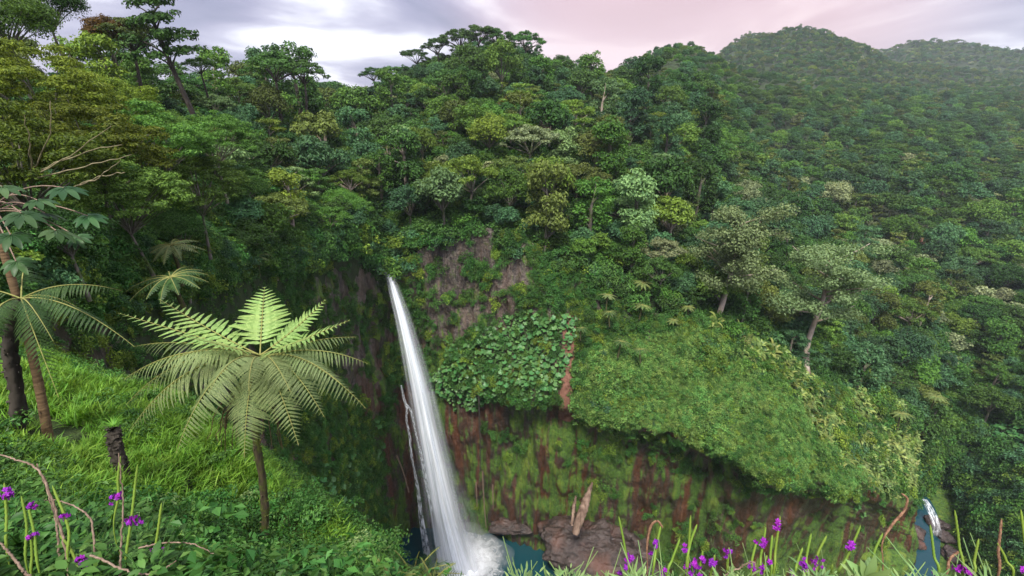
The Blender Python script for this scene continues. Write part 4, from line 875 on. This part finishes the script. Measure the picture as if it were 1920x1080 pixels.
FAR = [(1205,530,108,1.25,'fern_far','pale tree fern high on the spur, uppermost of the fern group'),(1205,572,107,1.1,'fern_far','pale tree fern second in the column on the spur'),(1140,553,108,1.1,'fern_old','olive tree fern right of the red soil scar top'),(1142,585,106,1.1,'fern_dark','green drooping tree fern below the olive one by the scar'),
 (1290,575,109,.95,'fern_far','small pale tree fern at the foot of the left giant'),(1262,600,108,.9,'fern_far','small pale tree fern on the brow of the spur'),(1165,640,104,1.25,'fern_dark','broad dark tree fern overhanging the spur meadow'),(1090,615,104,.9,'fern_dark','dark tree fern just right of the scar'),(1200,655,103,1.0,'fern_dark','dark tree fern next to the broad overhanging one'),
 (320,520,26,1.0,'fern_dark','tree fern in the dark hollow behind the tall fern'),(320,460,34,1.0,'fern_old','brownish tree fern above the dark hollow'),(1010,425,118,1.0,'fern_far','tree fern on the brow above the bare rock'),(1690,775,128,1.5,'fern_far','pale feathery fern on the dark right flank'),(905,395,120,1.0,'fern_far','tree fern hanging over the middle of the rock brow'),(1612,865,112,1.3,'fern_old','olive fern in the strap-leaf thicket'),(480,480,60,.9,'fern_dark','fern hanging on the wall left of the waterfall')]
for i, (px, py, t, s, key, lab) in enumerate(FAR):
    tm, fr = FFM[i % 3]; o = link('small_tree_fern', None, loc=tuple(at(px, py, t)), rot=(.12, 0, i * 1.3), scl=s, label=lab, cat='tree fern', group='tree ferns across the gorge'); link('trunk', tm, o)
    for f in fr:
        g = link('frond', f, o); setmat(g, M[key])
tm, fr = far_fern_meshes(90, 'fern_far', 13, 2.3, .5, .9, -.2)
for px, py, t, s, lab in [(1755,745,150,1.6,'palm with ragged crown on thin trunk above the river'),(905,215,172,1.5,'palm crown poking out of the central ridge'),(785,225,185,1.4,'palm crown on the left of the central ridge')]:
    o = link('palm', None, loc=tuple(at(px, py, t)), scl=s, rot=(.1, 0, px), label=lab, cat='palm', group='palms in the forest'); link('trunk', tm, o)
    for f in fr: setmat(link('frond', f, o), M['fern_far'])

# ------------------------------------------------------------------ umbrella leaves on the ledge
def umb(seed):
    r = np.random.default_rng(seed); n = 12; a = np.arange(n) * 2 * math.pi / n; rad = 1 + .12 * np.cos(a * 6) + r.normal(size=n) * .05; rad[0] = .35
    V = [(0, 0, -.18)] + [(math.cos(x) * .55 * q, math.sin(x) * .55 * q, -.02) for x, q in zip(a, rad)] + [(math.cos(x) * q, math.sin(x) * q, .02 + r.normal() * .05) for x, q in zip(a, rad)]
    F3 = [(0, 1 + i, 1 + (i + 1) % n) for i in range(n)]; F4 = [(1 + i, 1 + n + i, 1 + n + (i + 1) % n, 1 + (i + 1) % n) for i in range(n)]
    return mesh('leaf', V, [np.array(F3), np.array(F4)], [M['umbrella']], True)
UMB = [umb(i) for i in range(4)]
def umb_patch(dens, n, nsingle, smin, smax, label, G, N, sep=.8):
    P, Nn = sample(G, N, n, dens, np.random.default_rng(n)); r = np.random.default_rng(n + 1); k = thin(P, sep * r.uniform(.6, 1.1, len(P))); P, Nn = P[k], Nn[k]
    o0 = P.mean(0); root = link('umbrella_leaf_plant', None, loc=tuple(o0), label=label, cat='plant', group='umbrella-leaf plants')
    sc = r.uniform(smin, smax, len(P)); view = unit(-P); E = aim(Nn * .7 + view * .35, r, .45, .22); od = np.argsort(-sc / proj(P)[2])
    for q in od[:nsingle]: link('leaf', UMB[r.integers(4)], root, tuple(P[q] + Nn[q] * r.uniform(.5, 1.6) - o0), tuple(E[q]), float(sc[q]))
    if len(od) > nsingle:
        b = MB(); U = [pin_arrays4(m) for m in UMB]
        for q in od[nsingle:]:
            V, F3, F4 = U[r.integers(4)]; Rm = np.array(Matrix.Identity(3)) ; from_e = __import__('mathutils').Euler(E[q]).to_matrix(); V2 = (V * sc[q]) @ np.array(from_e).T + P[q] + Nn[q] * r.uniform(.3, .9) - o0; n0 = b.n; b.add(V2, F4); b.F.append(F3 + n0); b.M.append(np.zeros(len(F3)))
        g = link('leaves', b.mesh('leaves', [M['umbrella']]), root); g['kind'] = 'stuff'
def pin_arrays4(me):
    V = np.array([v.co[:] for v in me.vertices]); F3 = np.array([p.vertices[:] for p in me.polygons if len(p.vertices) == 3]); F4 = np.array([p.vertices[:] for p in me.polygons if len(p.vertices) == 4]); return V, F3, F4
umb_patch(lambda P: reg(P, GUNN) + .0, 4200, 300, .34, .66, 'bank of round umbrella leaves on the ledge right of the waterfall', CG, CLN, .34)
umb_patch(lambda P: reg(P, RB) + .0, 3000, 300, .45, .9, 'bank of round umbrella leaves on the right bank of the river', FG[:, 36:110], FN[:, 36:110], .5)
WL = [(560,880),(640,860),(700,760),(715,800),(700,900),(640,960),(590,940)]
umb_patch(lambda P: reg(P, WL) + .0, 60, 40, .5, .8, 'few umbrella leaves on the mossy wall left of the waterfall', CG, CLN, .7)
SPOT = [(1350,825,.9),(1465,870,.9),(1520,880,.8),(1548,925,.9),(1605,945,.9),(1105,715,.8),(1615,960,.8),(1110,690,.8)]
for px, py, s in SPOT:                                   # lone rosettes on the spur face
    cgp = CG.reshape(-1, 3); qx, qy, qt = proj(cgp); k = np.argmin((qx - px) ** 2 + (qy - py) ** 2 + (qt - 95) ** 2 * .02); p = cgp[k]; n = CLN.reshape(-1, 3)[k]
    rt = link('umbrella_leaf_rosette', None, loc=tuple(p), label={1350:'lone umbrella-leaf rosette under the mossy lip of the spur',1465:'umbrella-leaf rosette low on the spur, left of a pair',1520:'umbrella-leaf rosette low on the spur, right of a pair',1548:'umbrella-leaf rosette at the dark lower rim of the spur',1605:'umbrella-leaf rosette near the river end of the spur',1105:'umbrella-leaf rosette right beside the red soil scar',1615:'lowest umbrella-leaf rosette near the river end of the spur',1110:'small rosette above the one beside the scar'}[px], cat='plant', group='umbrella-leaf rosettes on the spur')
    for j in range(5):
        a = j * 1.26; link('leaf', UMB[j % 4], rt, (math.cos(a) * s * .7, -.5 + n[1] * .3, math.sin(a) * s * .6), (.9, .2 * math.cos(a), a), s * .62)

# ------------------------------------------------------------------ boulders, log, ledge
def rock(name, loc, size, seed, label, mat, n=40, rough=.28, group=None):
    u = np.linspace(0, math.pi, n); v = np.linspace(0, 2 * math.pi, n * 2); U_, V_ = np.meshgrid(u, v, indexing='ij'); D = np.stack([np.sin(U_) * np.cos(V_), np.sin(U_) * np.sin(V_), np.cos(U_)], 2)
    rd = 1 + fbm(D, .9, 5, seed) * rough + np.abs(fbm(D * A(1, 1, 2.2), .35, 4, seed + 5)) * -.12; G = D * rd[..., None] * np.array(size); G[:, -1] = G[:, 0]
    return link(name, mesh(name, G.reshape(-1, 3), gfaces(n, n * 2), [mat], True), loc=tuple(loc), label=label, cat='boulder', group=group)
m, t, o = newmat('boulder_rock'); P_ = position(t); f1 = noise(t, .5, 8, .7, P_, .8); f2_ = noise(t, .12, 4, .5, P_); c = mixc(t, mapr(t, f1, .35, .68), (.018, .013, .012), (.08, .056, .05)); c = mixc(t, mapr(t, f2_, .52, .68), c, (.09, .042, .030)); finish(t, o, c, .45, f1, 1.0, .8, .5); M['boulder'] = m
bl = aty(1098, 1012, 90); bl[2] = max(bl[2], -113)
rock('boulder', aty(1100, 1022, 92), (11.5, 8, 6.5), 3, 'huge reddish-brown boulder beside the pool', M['boulder'], 70, .34)
rock('boulder', aty(1170, 1055, 90), (9, 7, 5), 5, 'low dark boulder at the right foot of the huge one', M['boulder'], 50, .34)
rock('boulder', aty(968, 985, 101.5), (6.5, 3, 2.0), 8, 'dark wet rock ledge at the back of the pool', M['boulder'], 50, .3)
rock('boulder', aty(1640, 1030, 96), (9, 6, 4.5), 12, 'dark rounded rock at the river mouth under the spur', M['cliff'], 40, .3)
for i, (px, py, y, sz_, lab) in enumerate([(1722,975,109,2.6,'dark wet rock left of the river rapids'),(1773,1000,107,2.2,'dark wet rock right of the river rapids'),(1728,1010,104,1.8,'small wet rock below the rapids'),(1765,960,112,2.6,'wet rock at the head of the rapids'),(1785,1040,101,2.4,'rock on the right bank of the river pool')]):
    rock('boulder', (aty(px, py, y)[0], aty(px, py, y)[1], -118.4), (sz_, sz_, sz_ * .6), 30 + i, lab, M['boulder'], 20, .35)
M['log'] = bark('rotten_log', (.075, .045, .032), (.23, .16, .12), 1.2)
def log(path, rad, label, nm='fallen_log'):
    P = cat_mull(np.array([aty(*q) for q in path]), 24); r = np.random.default_rng(len(path)); V, F = tube(P - P[0], np.interp(np.linspace(0, 1, 24), np.linspace(0, 1, len(rad)), rad), 10); V += r.normal(size=V.shape) * .1; b = MB(); b.add(V, F); link(nm, b.mesh(nm, [M['log']]), loc=tuple(P[0]), label=label, cat='log')
log([(1078,1000,83.5),(1090,965,85),(1100,935,87),(1110,905,88)], [.8,1.1,.9,.12], 'broken grey log leaning upright on the huge boulder')
log([(1386,968,88.5),(1384,945,88),(1380,920,87.5),(1382,893,87)], [.9,1.0,.7,.2], 'rotten orange-brown trunk piece stuck upright on the dark spur wall', 'rotten_trunk')
log([(1388,1095,92),(1384,1060,91),(1382,1020,90.5),(1386,985,90)], [1.2,1.3,1.2,.8], 'lower rotten trunk piece under the upright one on the spur wall', 'rotten_trunk')
for i, (pth, lab) in enumerate([([(898,738,98.5),(900,800,100),(902,880,102)], 'dark hanging vine left on the streaked wall'), ([(905,880,101),(908,940,103),(912,985,104)], 'pale hanging root below the dark vine'), ([(924,905,101.5),(925,950,102.5)], 'short pale root right of the long one'), ([(893,900,102),(895,945,103)], 'short pale root left of the long one'), ([(745,850,101),(757,880,101),(768,920,100.5)], 'rusty root on the rock left of the waterfall')]):
    P = cat_mull(np.array([aty(*q) for q in pth]), 20); b = MB(); b.tube(P - P[0] - A(0, .8, 0), np.linspace(.22, .12, 20), 6); link('hanging_root', b.mesh('hanging_root', [M['dark_trunk'] if i == 0 else M['twig']]), loc=tuple(P[0]), label=lab, cat='root', group='roots hanging on the wet wall')
log([(1072,985,84),(1076,950,86),(1080,930,87)], [.3,.4,.1], 'thin broken stick beside the leaning grey log')

# ------------------------------------------------------------------ grass and herbs on the near slope
def tuft(seed, n=46, Ln=.42, wd=.010, spread=.10):
    r = np.random.default_rng(seed); b = MB()
    for k in range(n):
        a = r.uniform(0, 6.28); l = Ln * r.uniform(.5, 1.15); lean = r.uniform(.2, .9); u = np.linspace(0, 1, 5); o_ = A(*(r.normal(size=2) * spread), 0); c = o_ + np.stack([np.cos(a) * u ** 1.4 * l * lean, np.sin(a) * u ** 1.4 * l * lean, l * (u - .55 * lean * u ** 2.4)], 1); s = A(-math.sin(a), math.cos(a), 0) * wd * r.uniform(.7, 1.3); ww = (1 - u ** 2 * .96)[:, None]
        V = np.stack([c - s * ww, c + s * ww], 1).reshape(-1, 3); b.add(V, np.arange(4)[:, None] * 2 + A(0, 1, 3, 2).astype(int))
    return protoobj('grass_kind', b.mesh('grass_kind', [M['grass']], True))
TUF = [tuft(600 + i, 60, .28 + .04 * i, .011 + .002 * (i % 3)) for i in range(5)]
NN_ = gnorm(NG); NN_ = NN_ if NN_[80, 50, 2] > 0 else -NN_
def grass_dens(P):
    px, py, t = proj(P); patch = fbm(P, 1.8, 3, 41)
    return ((px > -150) & (px < 715) & (py > 560) & (py < 1150) & (t > 4.6)) * np.where(patch > -.25, 1, .2) * np.clip((t - 4.2) / 2.0, 0, 1)
GP, GN_ = sample(NG, NN_, 11000, grass_dens)
scatter('grass', GP, aim(GN_, rr, .6, .2), rr.uniform(.6, 1.15, len(GP)), rr.integers(0, 5, len(GP)), TUF, 'lush bright green long grass covering the near slope', 'grass')
HERB = [shrub('herb_kind', 620 + i, 260, .32, .34, ls, m, .55) for i, (m, ls) in enumerate([(M['herb'], .06), (M['herb'], .05), (M['creeper'], .065), (M['herb2'], .05)])]
def herb_dens(P):
    px, py, t = proj(P); patch = fbm(P, 1.5, 3, 43); ok = (px > -200) & (px < 730) & (py > 560) & (py < 1250) & (t > 2.0)
    return ok * np.where((py > 985 - px * .08) | (t < 5.5) | ((px < 110) & (py > 860)), 1.0, np.where(patch > .15, .5, .04))
HP, HN = sample(NG, NN_, 2600, herb_dens)
scatter('herbs', HP, aim(HN, rr, .6, .2), rr.uniform(.7, 1.4, len(HP)), rr.choice(4, len(HP), p=[.4, .34, .24, .02]), HERB, 'leafy green herbs at the foot of the near slope', 'herbs')

# ------------------------------------------------------------------ foreground rim: plants along the bottom edge
def ovate(r, n, pos, dirs, nrm_, size, aspect=.5):
    b = MB(); u = np.array([0, .25, .55, .85, 1.0]); wv = np.array([.02, .42, .5, .22, .01]) * aspect * 2
    for p, d, nm_, s in zip(pos, dirs, nrm_, size):
        d = unit(d); nm_ = unit(nm_ - d * np.dot(nm_, d)); sd_ = np.cross(nm_, d); c = p + d * (u * s)[:, None] - nm_ * (.22 * s * u ** 2)[:, None]; ww = (wv * s * .5)[:, None]
        V = np.stack([c - sd_ * ww + nm_ * ww * .25, c, c + sd_ * ww + nm_ * ww * .25], 1).reshape(-1, 3); i = np.arange(4)[:, None] * 3; b.add(V, np.concatenate([i + A(0, 1, 4, 3).astype(int), i + A(1, 2, 5, 4).astype(int)]))
    return b
def leafy(seed, n, h, sz, mat, spread=.16, aspect=.5):
    r = np.random.default_rng(seed); a = r.uniform(0, 6.28, n); z = r.uniform(.25, 1, n) * h; q = spread * r.uniform(.1, 1, n); pos = np.stack([np.cos(a) * q * .6, np.sin(a) * q * .6, z], 1); d = np.stack([np.cos(a), np.sin(a), r.uniform(-.2, .7, n)], 1); nm_ = np.tile(A(0, 0, 1), (n, 1)) + r.normal(size=(n, 3)) * .3
    b = ovate(r, n, pos, d, nm_, sz * r.uniform(.6, 1.2, n), aspect)
    for k in range(5): b.tube([(0, 0, -.1), (r.normal() * .05, r.normal() * .05, h * .5), (r.normal() * .1, r.normal() * .1, h)], [.005, .004, .002], 5)
    return b.mesh('leafy_plant', [mat], True)
LEAFY = {'herb': [leafy(700 + i, 70, .30, .062, M['herb']) for i in range(3)], 'pale': [leafy(710 + i, 120, .2, .045, M['herb2'], .16, .2) for i in range(3)]}
EDGE = []
def ground_at(px, t, py=1085):
    p = at(px, py, t); return p
r = np.random.default_rng(71)
for px in np.arange(960, 1930, 13): EDGE.append((px + r.normal() * 8, 1120 + r.normal() * 9 - (8 if px < 1560 else -4), 1.95 + r.normal() * .15, 'pale'))
POSW = [(0, 'bare'), ]
hp = MB()
P, ROT, SC, IX = [], [], [], []
protos = [protoobj('rim_kind', m) for k in ('pale', 'herb') for m in LEAFY[k]]
for px, py, t, k in EDGE: P.append(at(px, py, t) - A(0, 0, .17)); SC.append(r.uniform(.7, 1.05)); IX.append((0 if k == 'pale' else 3) + r.integers(3)); ROT.append((r.normal() * .15, r.normal() * .15, r.uniform(0, 6.28)))
for k in range(70):
    px = r.uniform(-30, 330); py = r.uniform(990, 1120); t = 3.6 - (py - 990) / 130 * 1.0 + r.normal() * .15; P.append(at(px, py, t) - A(0, 0, .15)); SC.append(r.uniform(.8, 1.3)); IX.append(3 + r.integers(3)); ROT.append((r.normal() * .15, r.normal() * .15, r.uniform(0, 6.28)))
scatter('rim_plants', P, ROT, SC, IX, protos, 'pale leafy plants along the rim at the bottom of the view', 'plants')
def ground_under(p): return float(near_z(p[0], p[1]))
# spikes of violet flowers
def petal_cluster(seed):
    r = np.random.default_rng(seed); b = MB()
    for c in range(4):
        o_ = r.normal(size=3) * .010; ax = unit(r.normal(size=3) + A(0, -1, .4)); e1 = unit(np.cross(ax, A(0, 0, 1))); e2 = np.cross(ax, e1)
        for k in range(5):
            a = k * 1.2566; d = e1 * math.cos(a) + e2 * math.sin(a); s = np.cross(ax, d); L0 = .010
            b.add([o_, o_ + d * L0 * .6 + s * L0 * .5 + ax * .002, o_ + d * L0 * 1.25 - ax * .001, o_ + d * L0 * .6 - s * L0 * .5 + ax * .002], [[0, 1, 2, 3]])
    return b.mesh('blossom', [M['petal']], False)
BLO = [petal_cluster(i) for i in range(5)]
def spike_mesh(P, r0, mat, bump=.28):
    P = cat_mull(np.array(P), 46); V, F = tube(P, np.interp(np.linspace(0, 1, 46), [0, .3, .45, .95, 1], [.45, .55, 1, .85, .25]) * r0, 8); V = V.reshape(46, 8, 3); k = (np.add.outer(np.arange(46), np.arange(8)) % 2)[..., None] * np.interp(np.linspace(0, 1, 46), [0, .35, .45, 1], [0, 0, 1, 1])[:, None, None]; V = V + (V - P[:, None]) * k * bump * 1.6
    b = MB(); b.add(V.reshape(-1, 3), F); return b.mesh('spike', [mat], True)
def flower(path, bl_, t, label, mat='spike', r0=.0043, nm='flower_spike'):
    W = [at(x, y, t) for x, y in path]; g = W[0].copy(); gz = ground_under(g); gz = min(gz, g[2] - .05); g[2] = max(gz, g[2] - .6); W = [g] + W; o = link(nm, None, loc=tuple(g), label=label, cat='flower', group='flower spikes along the rim')
    link('spike', spike_mesh([p - g for p in W], r0, M[mat]), o)
    for i, (x, y) in enumerate(bl_): link('blossom', BLO[(i + int(x)) % 5], o, tuple(at(x, y, t - .015) - g), (0, 0, random.uniform(-.6, .6)), random.uniform(.85, 1.25) * (t / 2.1) ** .5)
FL = [
 ([(1178,1090),(1172,1030),(1160,968)],[(1182,1045),(1176,1052),(1173,1066)],'tall green spike standing first on the right rim with three violet blossoms','spike'),
 ([(1212,1090),(1213,1030),(1219,990),(1232,977),(1243,990)],[],'brown dry spike bent over like a hook','brown_spike'),
 ([(1222,1090),(1230,1030),(1239,985)],[(1231,1018),(1229,1026)],'green spike inside the bent brown hook','spike'),
 ([(1248,1090),(1260,1050),(1275,1010)],[(1247,1068),(1243,1074)],'short green spike leaning right after the brown hook','spike'),
 ([(1285,1090),(1291,1030),(1295,966)],[(1293,1055),(1290,1064),(1296,1068),(1286,1028)],'tallest thick green spike with a violet cluster at its foot','spike'),
 ([(1283,1080),(1294,1020),(1307,983)],[(1300,1058)],'green spike forking right from the tallest thick one','spike'),
 ([(1308,1090),(1313,1060),(1318,1032)],[(1315,1048),(1319,1054)],'small spike right of the violet cluster','spike'),
 ([(1330,1090),(1337,1060),(1340,1040)],[(1336,1056),(1340,1060)],'small low spike with one violet bloom among pale leaves','spike'),
 ([(1360,1090),(1364,1055),(1367,1026)],[(1362,1034),(1369,1036)],'short spike crowned by a violet bloom','spike'),
 ([(1405,1090),(1410,1050),(1418,1017)],[(1411,1062),(1415,1066)],'thin green spike left of the four-spike cluster','spike'),
 ([(1420,1090),(1427,1040),(1436,988)],[(1430,1014),(1433,1018)],'green spike with violet bloom two thirds up','spike'),
 ([(1428,1090),(1433,1065),(1438,1041)],[(1431,1064),(1428,1068)],'very short spike between two taller ones','spike'),
 ([(1443,1090),(1444,1045),(1448,1003)],[(1442,1053)],'slim spike just left of the tallest one on the middle rim','spike'),
 ([(1447,1090),(1454,1030),(1463,968)],[(1461,981),(1458,984)],'tall slim spike with a violet bloom near its tip','spike'),
 ([(1486,1090),(1495,1055),(1505,1027)],[(1485,1078)],'plain green spike leaning right before the dark wall','spike'),
 ([(1507,1090),(1512,1045),(1521,1000)],[(1509,1052),(1506,1060),(1511,1063)],'green spike with a dense violet bunch at its foot','spike'),
 ([(1527,1090),(1531,1045),(1550,1004)],[(1528,1046),(1532,1054)],'curved green spike bending right at the top','spike'),
 ([(1552,1095),(1556,1078),(1561,1058)],[],'tiny bare green spike at the bottom','spike'),
 ([(1560,1100),(1588,1045),(1614,985)],[(1594,1022),(1600,1025)],'long spike leaning right with a violet bloom, before the river','spike'),
 ([(1634,1090),(1638,1040),(1655,1000)],[(1629,1056),(1640,1064)],'thick green spike beside the brown curled stalk','spike'),
 ([(1650,1095),(1654,1020),(1672,985),(1695,958),(1701,936),(1690,925)],[],'long brown stalk curling over at the top before the river','brown_spike'),
 ([(1755,1095),(1751,1040),(1744,984)],[(1752,1076)],'green spike over the river pool','spike'),
 ([(1800,1095),(1798,1020),(1790,956)],[(1798,1062),(1806,1067)],'tall green spike right of the river','spike'),
 ([(1768,1095),(1780,1050),(1800,1033)],[],'dry brown spike bending between the river spikes','brown_spike'),
 ([(1820,1095),(1827,1050),(1835,1010)],[],'pale green spike leaning right near the right edge','spike'),
 ([(1866,1095),(1872,1030),(1878,973)],[],'dry dark brown spike near the right edge','brown_spike'),
 ([(1895,1095),(1886,1050),(1870,1018)],[],'thin curved spike left-leaning near the right edge','spike'),
 ([(1930,1095),(1922,1020),(1914,955)],[(1921,1070)],'green spike cut by the right edge','spike'),
]
for pth, bl_, lab, mt in FL: flower(pth, bl_, 2.05, lab, mt)
FLL = [
 ([(216,1010),(222,930),(221,900),(226,855)],[(212,932),(219,936),(225,928)],'green spike with violet blooms against the fern stump','spike'),
 ([(236,1080),(248,960),(258,870)],[(243,972),(252,968),(256,975),(244,980)],'tall green spike with violet bunch right of the stump','spike'),
 ([(282,1080),(294,1010),(303,943)],[(290,1031),(299,1031),(294,1035)],'green spike rising right of the dry twigs','spike'),
 ([(130,1060),(128,990),(98,910)],[(117,968),(127,965)],'green spike leaning left with two violet blooms','spike'),
 ([(76,1080),(64,1000),(53,950)],[(57,950),(65,952),(60,945)],'low left spike with violet bunch at its tip','spike'),
 ([(52,1070),(50,985),(40,930)],[],'bare green spike near the left edge','spike'),
 ([(160,1100),(135,1035),(112,1003)],[(146,1050),(156,1055),(166,1058),(172,1062),(160,1048),(150,1060)],'thick pale spike over the biggest violet bunch','spike'),
 ([(18,1060),(12,960),(8,905)],[(10,920),(14,928),(8,932)],'spike with violet blooms cut by the left edge','spike'),
 ([(62,1090),(60,1040),(58,1000)],[(57,1007),(64,1003)],'small low violet spike in the bottom left corner','spike'),
]
for pth, bl_, lab, mt in FLL: flower(pth, bl_, 2.7, lab, mt, .0058)
def twig(path, t, r0, label):
    W = cat_mull(np.array([at(x, y, t) for x, y in path]), 50); b = MB(); q = np.random.default_rng(int(path[0][0] * 7 + path[0][1])); b.tube(W - W[0] + q.normal(size=W.shape) * .002, np.linspace(r0, r0 * .45, 50), 7); link('dry_twig', b.mesh('dry_twig', [M['twig']]), loc=tuple(W[0]), label=label, cat='twig', group='dry twigs at the bottom left')
twig([(130,1090),(122,1030),(105,960),(75,885),(30,862),(-10,850)], 2.7, .008, 'long dry twig arching out of the left edge')
twig([(112,1080),(108,1000),(95,940),(70,870)], 2.8, .007, 'dark dry twig standing beside the arching one')
twig([(178,1040),(172,980),(150,955),(115,940),(85,938)], 2.7, .006, 'thin twig hooking left below the fern stump')
twig([(225,1085),(228,1000),(230,930),(222,850)], 2.6, .006, 'straight dry twig in front of the stump spike')
twig([(170,1040),(250,1075),(300,1070),(330,1052)], 2.5, .006, 'dry twig sagging along the bottom edge')
twig([(260,1027),(310,1018),(360,1020),(400,1038)], 2.6, .005, 'pale thin twig arching right beyond the spikes')
twig([(60,1090),(20,1040),(-15,1000)], 2.5, .008, 'dark twig crossing the bottom left corner')
twig([(1342,1090),(1395,1060),(1412,1054),(1418,1064)], 2.0, .004, 'pale thin twig looping before the dark spur wall')
# broad light leaves, small palm and ferns on the rim
def broad(px, py, t, n, sz, label, mat, seed, asp=.35, up_=1.0):
    q = np.random.default_rng(seed); p0 = at(px, py, t); root = link('broad_leaf_plant', None, loc=tuple(p0), label=label, cat='plant')
    for k in range(n):
        a = -1.9 + 3.8 * k / max(1, n - 1) + q.normal() * .15; d = A(math.sin(a) * .7, q.normal() * .3, up_ * (.5 + .6 * math.cos(a))); nm_ = A(0, -1, .5) + q.normal(size=3) * .2; s = sz * q.uniform(.75, 1.15); b = ovate(q, 1, [A(0, 0, 0)], [d], [nm_], [s], asp); link('leaf', b.mesh('leaf', [M[mat]]), root)
broad(1622,1085,1.9,6,.10,'rosette of broad pale leaves on the rim below the brown curl','herb2',1)
broad(1352,1095,2.0,4,.10,'pair of upright pale blades among the rim spikes','herb2',2,.16)
broad(1180,1092,2.0,7,.11,'tuft of pointed bright leaves under the first spike','herb2',3,.13)
broad(1030,1095,2.1,7,.09,'low tuft of pale pointed leaves on the rim near the boulder','herb2',4,.13)
broad(1845,1098,2.0,6,.09,'pale pointed leaves on the rim near the right edge','herb2',6,.13)
broad(40,1025,2.9,7,.15,'big-leaved herb below the left spikes','herb',7,.5)
broad(190,1085,2.6,7,.14,'big-leaved herb under the violet bunch','herb',8,.5)
def small_palm(px, py, t, L_, n, label, key, hw, nm='small_palm'):
    p0 = at(px, py, t); root = link(nm, None, loc=tuple(p0), label=label, cat='palm' if nm == 'small_palm' else 'fern'); q = np.random.default_rng(int(px))
    for k in range(n):
        a = -1.5 + 3.0 * k / (n - 1) + q.normal() * .1; tip = A(math.sin(a) * L_ * .9, -q.uniform(.0, .35) * L_, math.cos(a) * L_ * .75 + .05); fern_frond(root, A(0, 0, 0), A(0, 0, 0), tip, .12 * L_, hw, 18, key, False, .45 if nm == 'small_palm' else 1.0, droop=.1)
small_palm(775,1082,5.2,.62,8,'small palm with arching leaves at the foot of the waterfall view','fern_dark',.14)
small_palm(738,1092,4.6,.42,6,'light green fern under the small palm','fern_new',.10,'small_fern')
small_palm(812,1090,4.9,.40,6,'pale ragged little palm right of the small palm','fern_old',.10)
# shrubs at the end of the grassy slope
for i, (px, py, t, s, key, lab) in enumerate([(672,1040,7.6,.8,'herb2','pale silvery shrub at the tip of the grassy slope'),(705,1050,7.2,.9,'herb','round-leaved green shrub right of the silvery one'),(640,1075,6.6,.9,'herb','green shrub under the silvery one'),(600,1070,6.6,.8,'herb','low green shrub at the bottom between fern trunk and slope tip'),(540,1080,6.4,.9,'herb','leafy shrub beside the foot of the fern trunk')]):
    me = shrub('shrub', 800 + i, 700, .55, .6, .065, M[key], .55).data; link('shrub', me, loc=tuple(at(px, py, t) - A(0, 0, .3)), scl=s, label=lab, cat='shrub')

# ------------------------------------------------------------------ humid air
hz = bpy.data.materials.new('humid_air'); hz.use_nodes = True; t = hz.node_tree; t.nodes.clear(); ho = t.nodes.new('ShaderNodeOutputMaterial'); pv = t.nodes.new('ShaderNodeVolumePrincipled'); pv.inputs['Color'].default_value = (.80, .90, 1, 1); pv.inputs['Density'].default_value = .000085; pv.inputs['Anisotropy'].default_value = .1; t.links.new(pv.outputs[0], ho.inputs['Volume'])
x0, x1, y0, y1, z0, z1 = -1700, 3400, -60, 3900, -900, 300
V = [(x, y, z) for x in (x0, x1) for y in (y0, y1) for z in (z0, z1)]
link('haze', mesh('haze', V, np.array([[0,1,3,2],[4,6,7,5],[0,4,5,1],[2,3,7,6],[0,2,6,4],[1,5,7,3]]), [hz]), kind='stuff', label='thin pale humid air filling the gorge and valley', cat='haze')
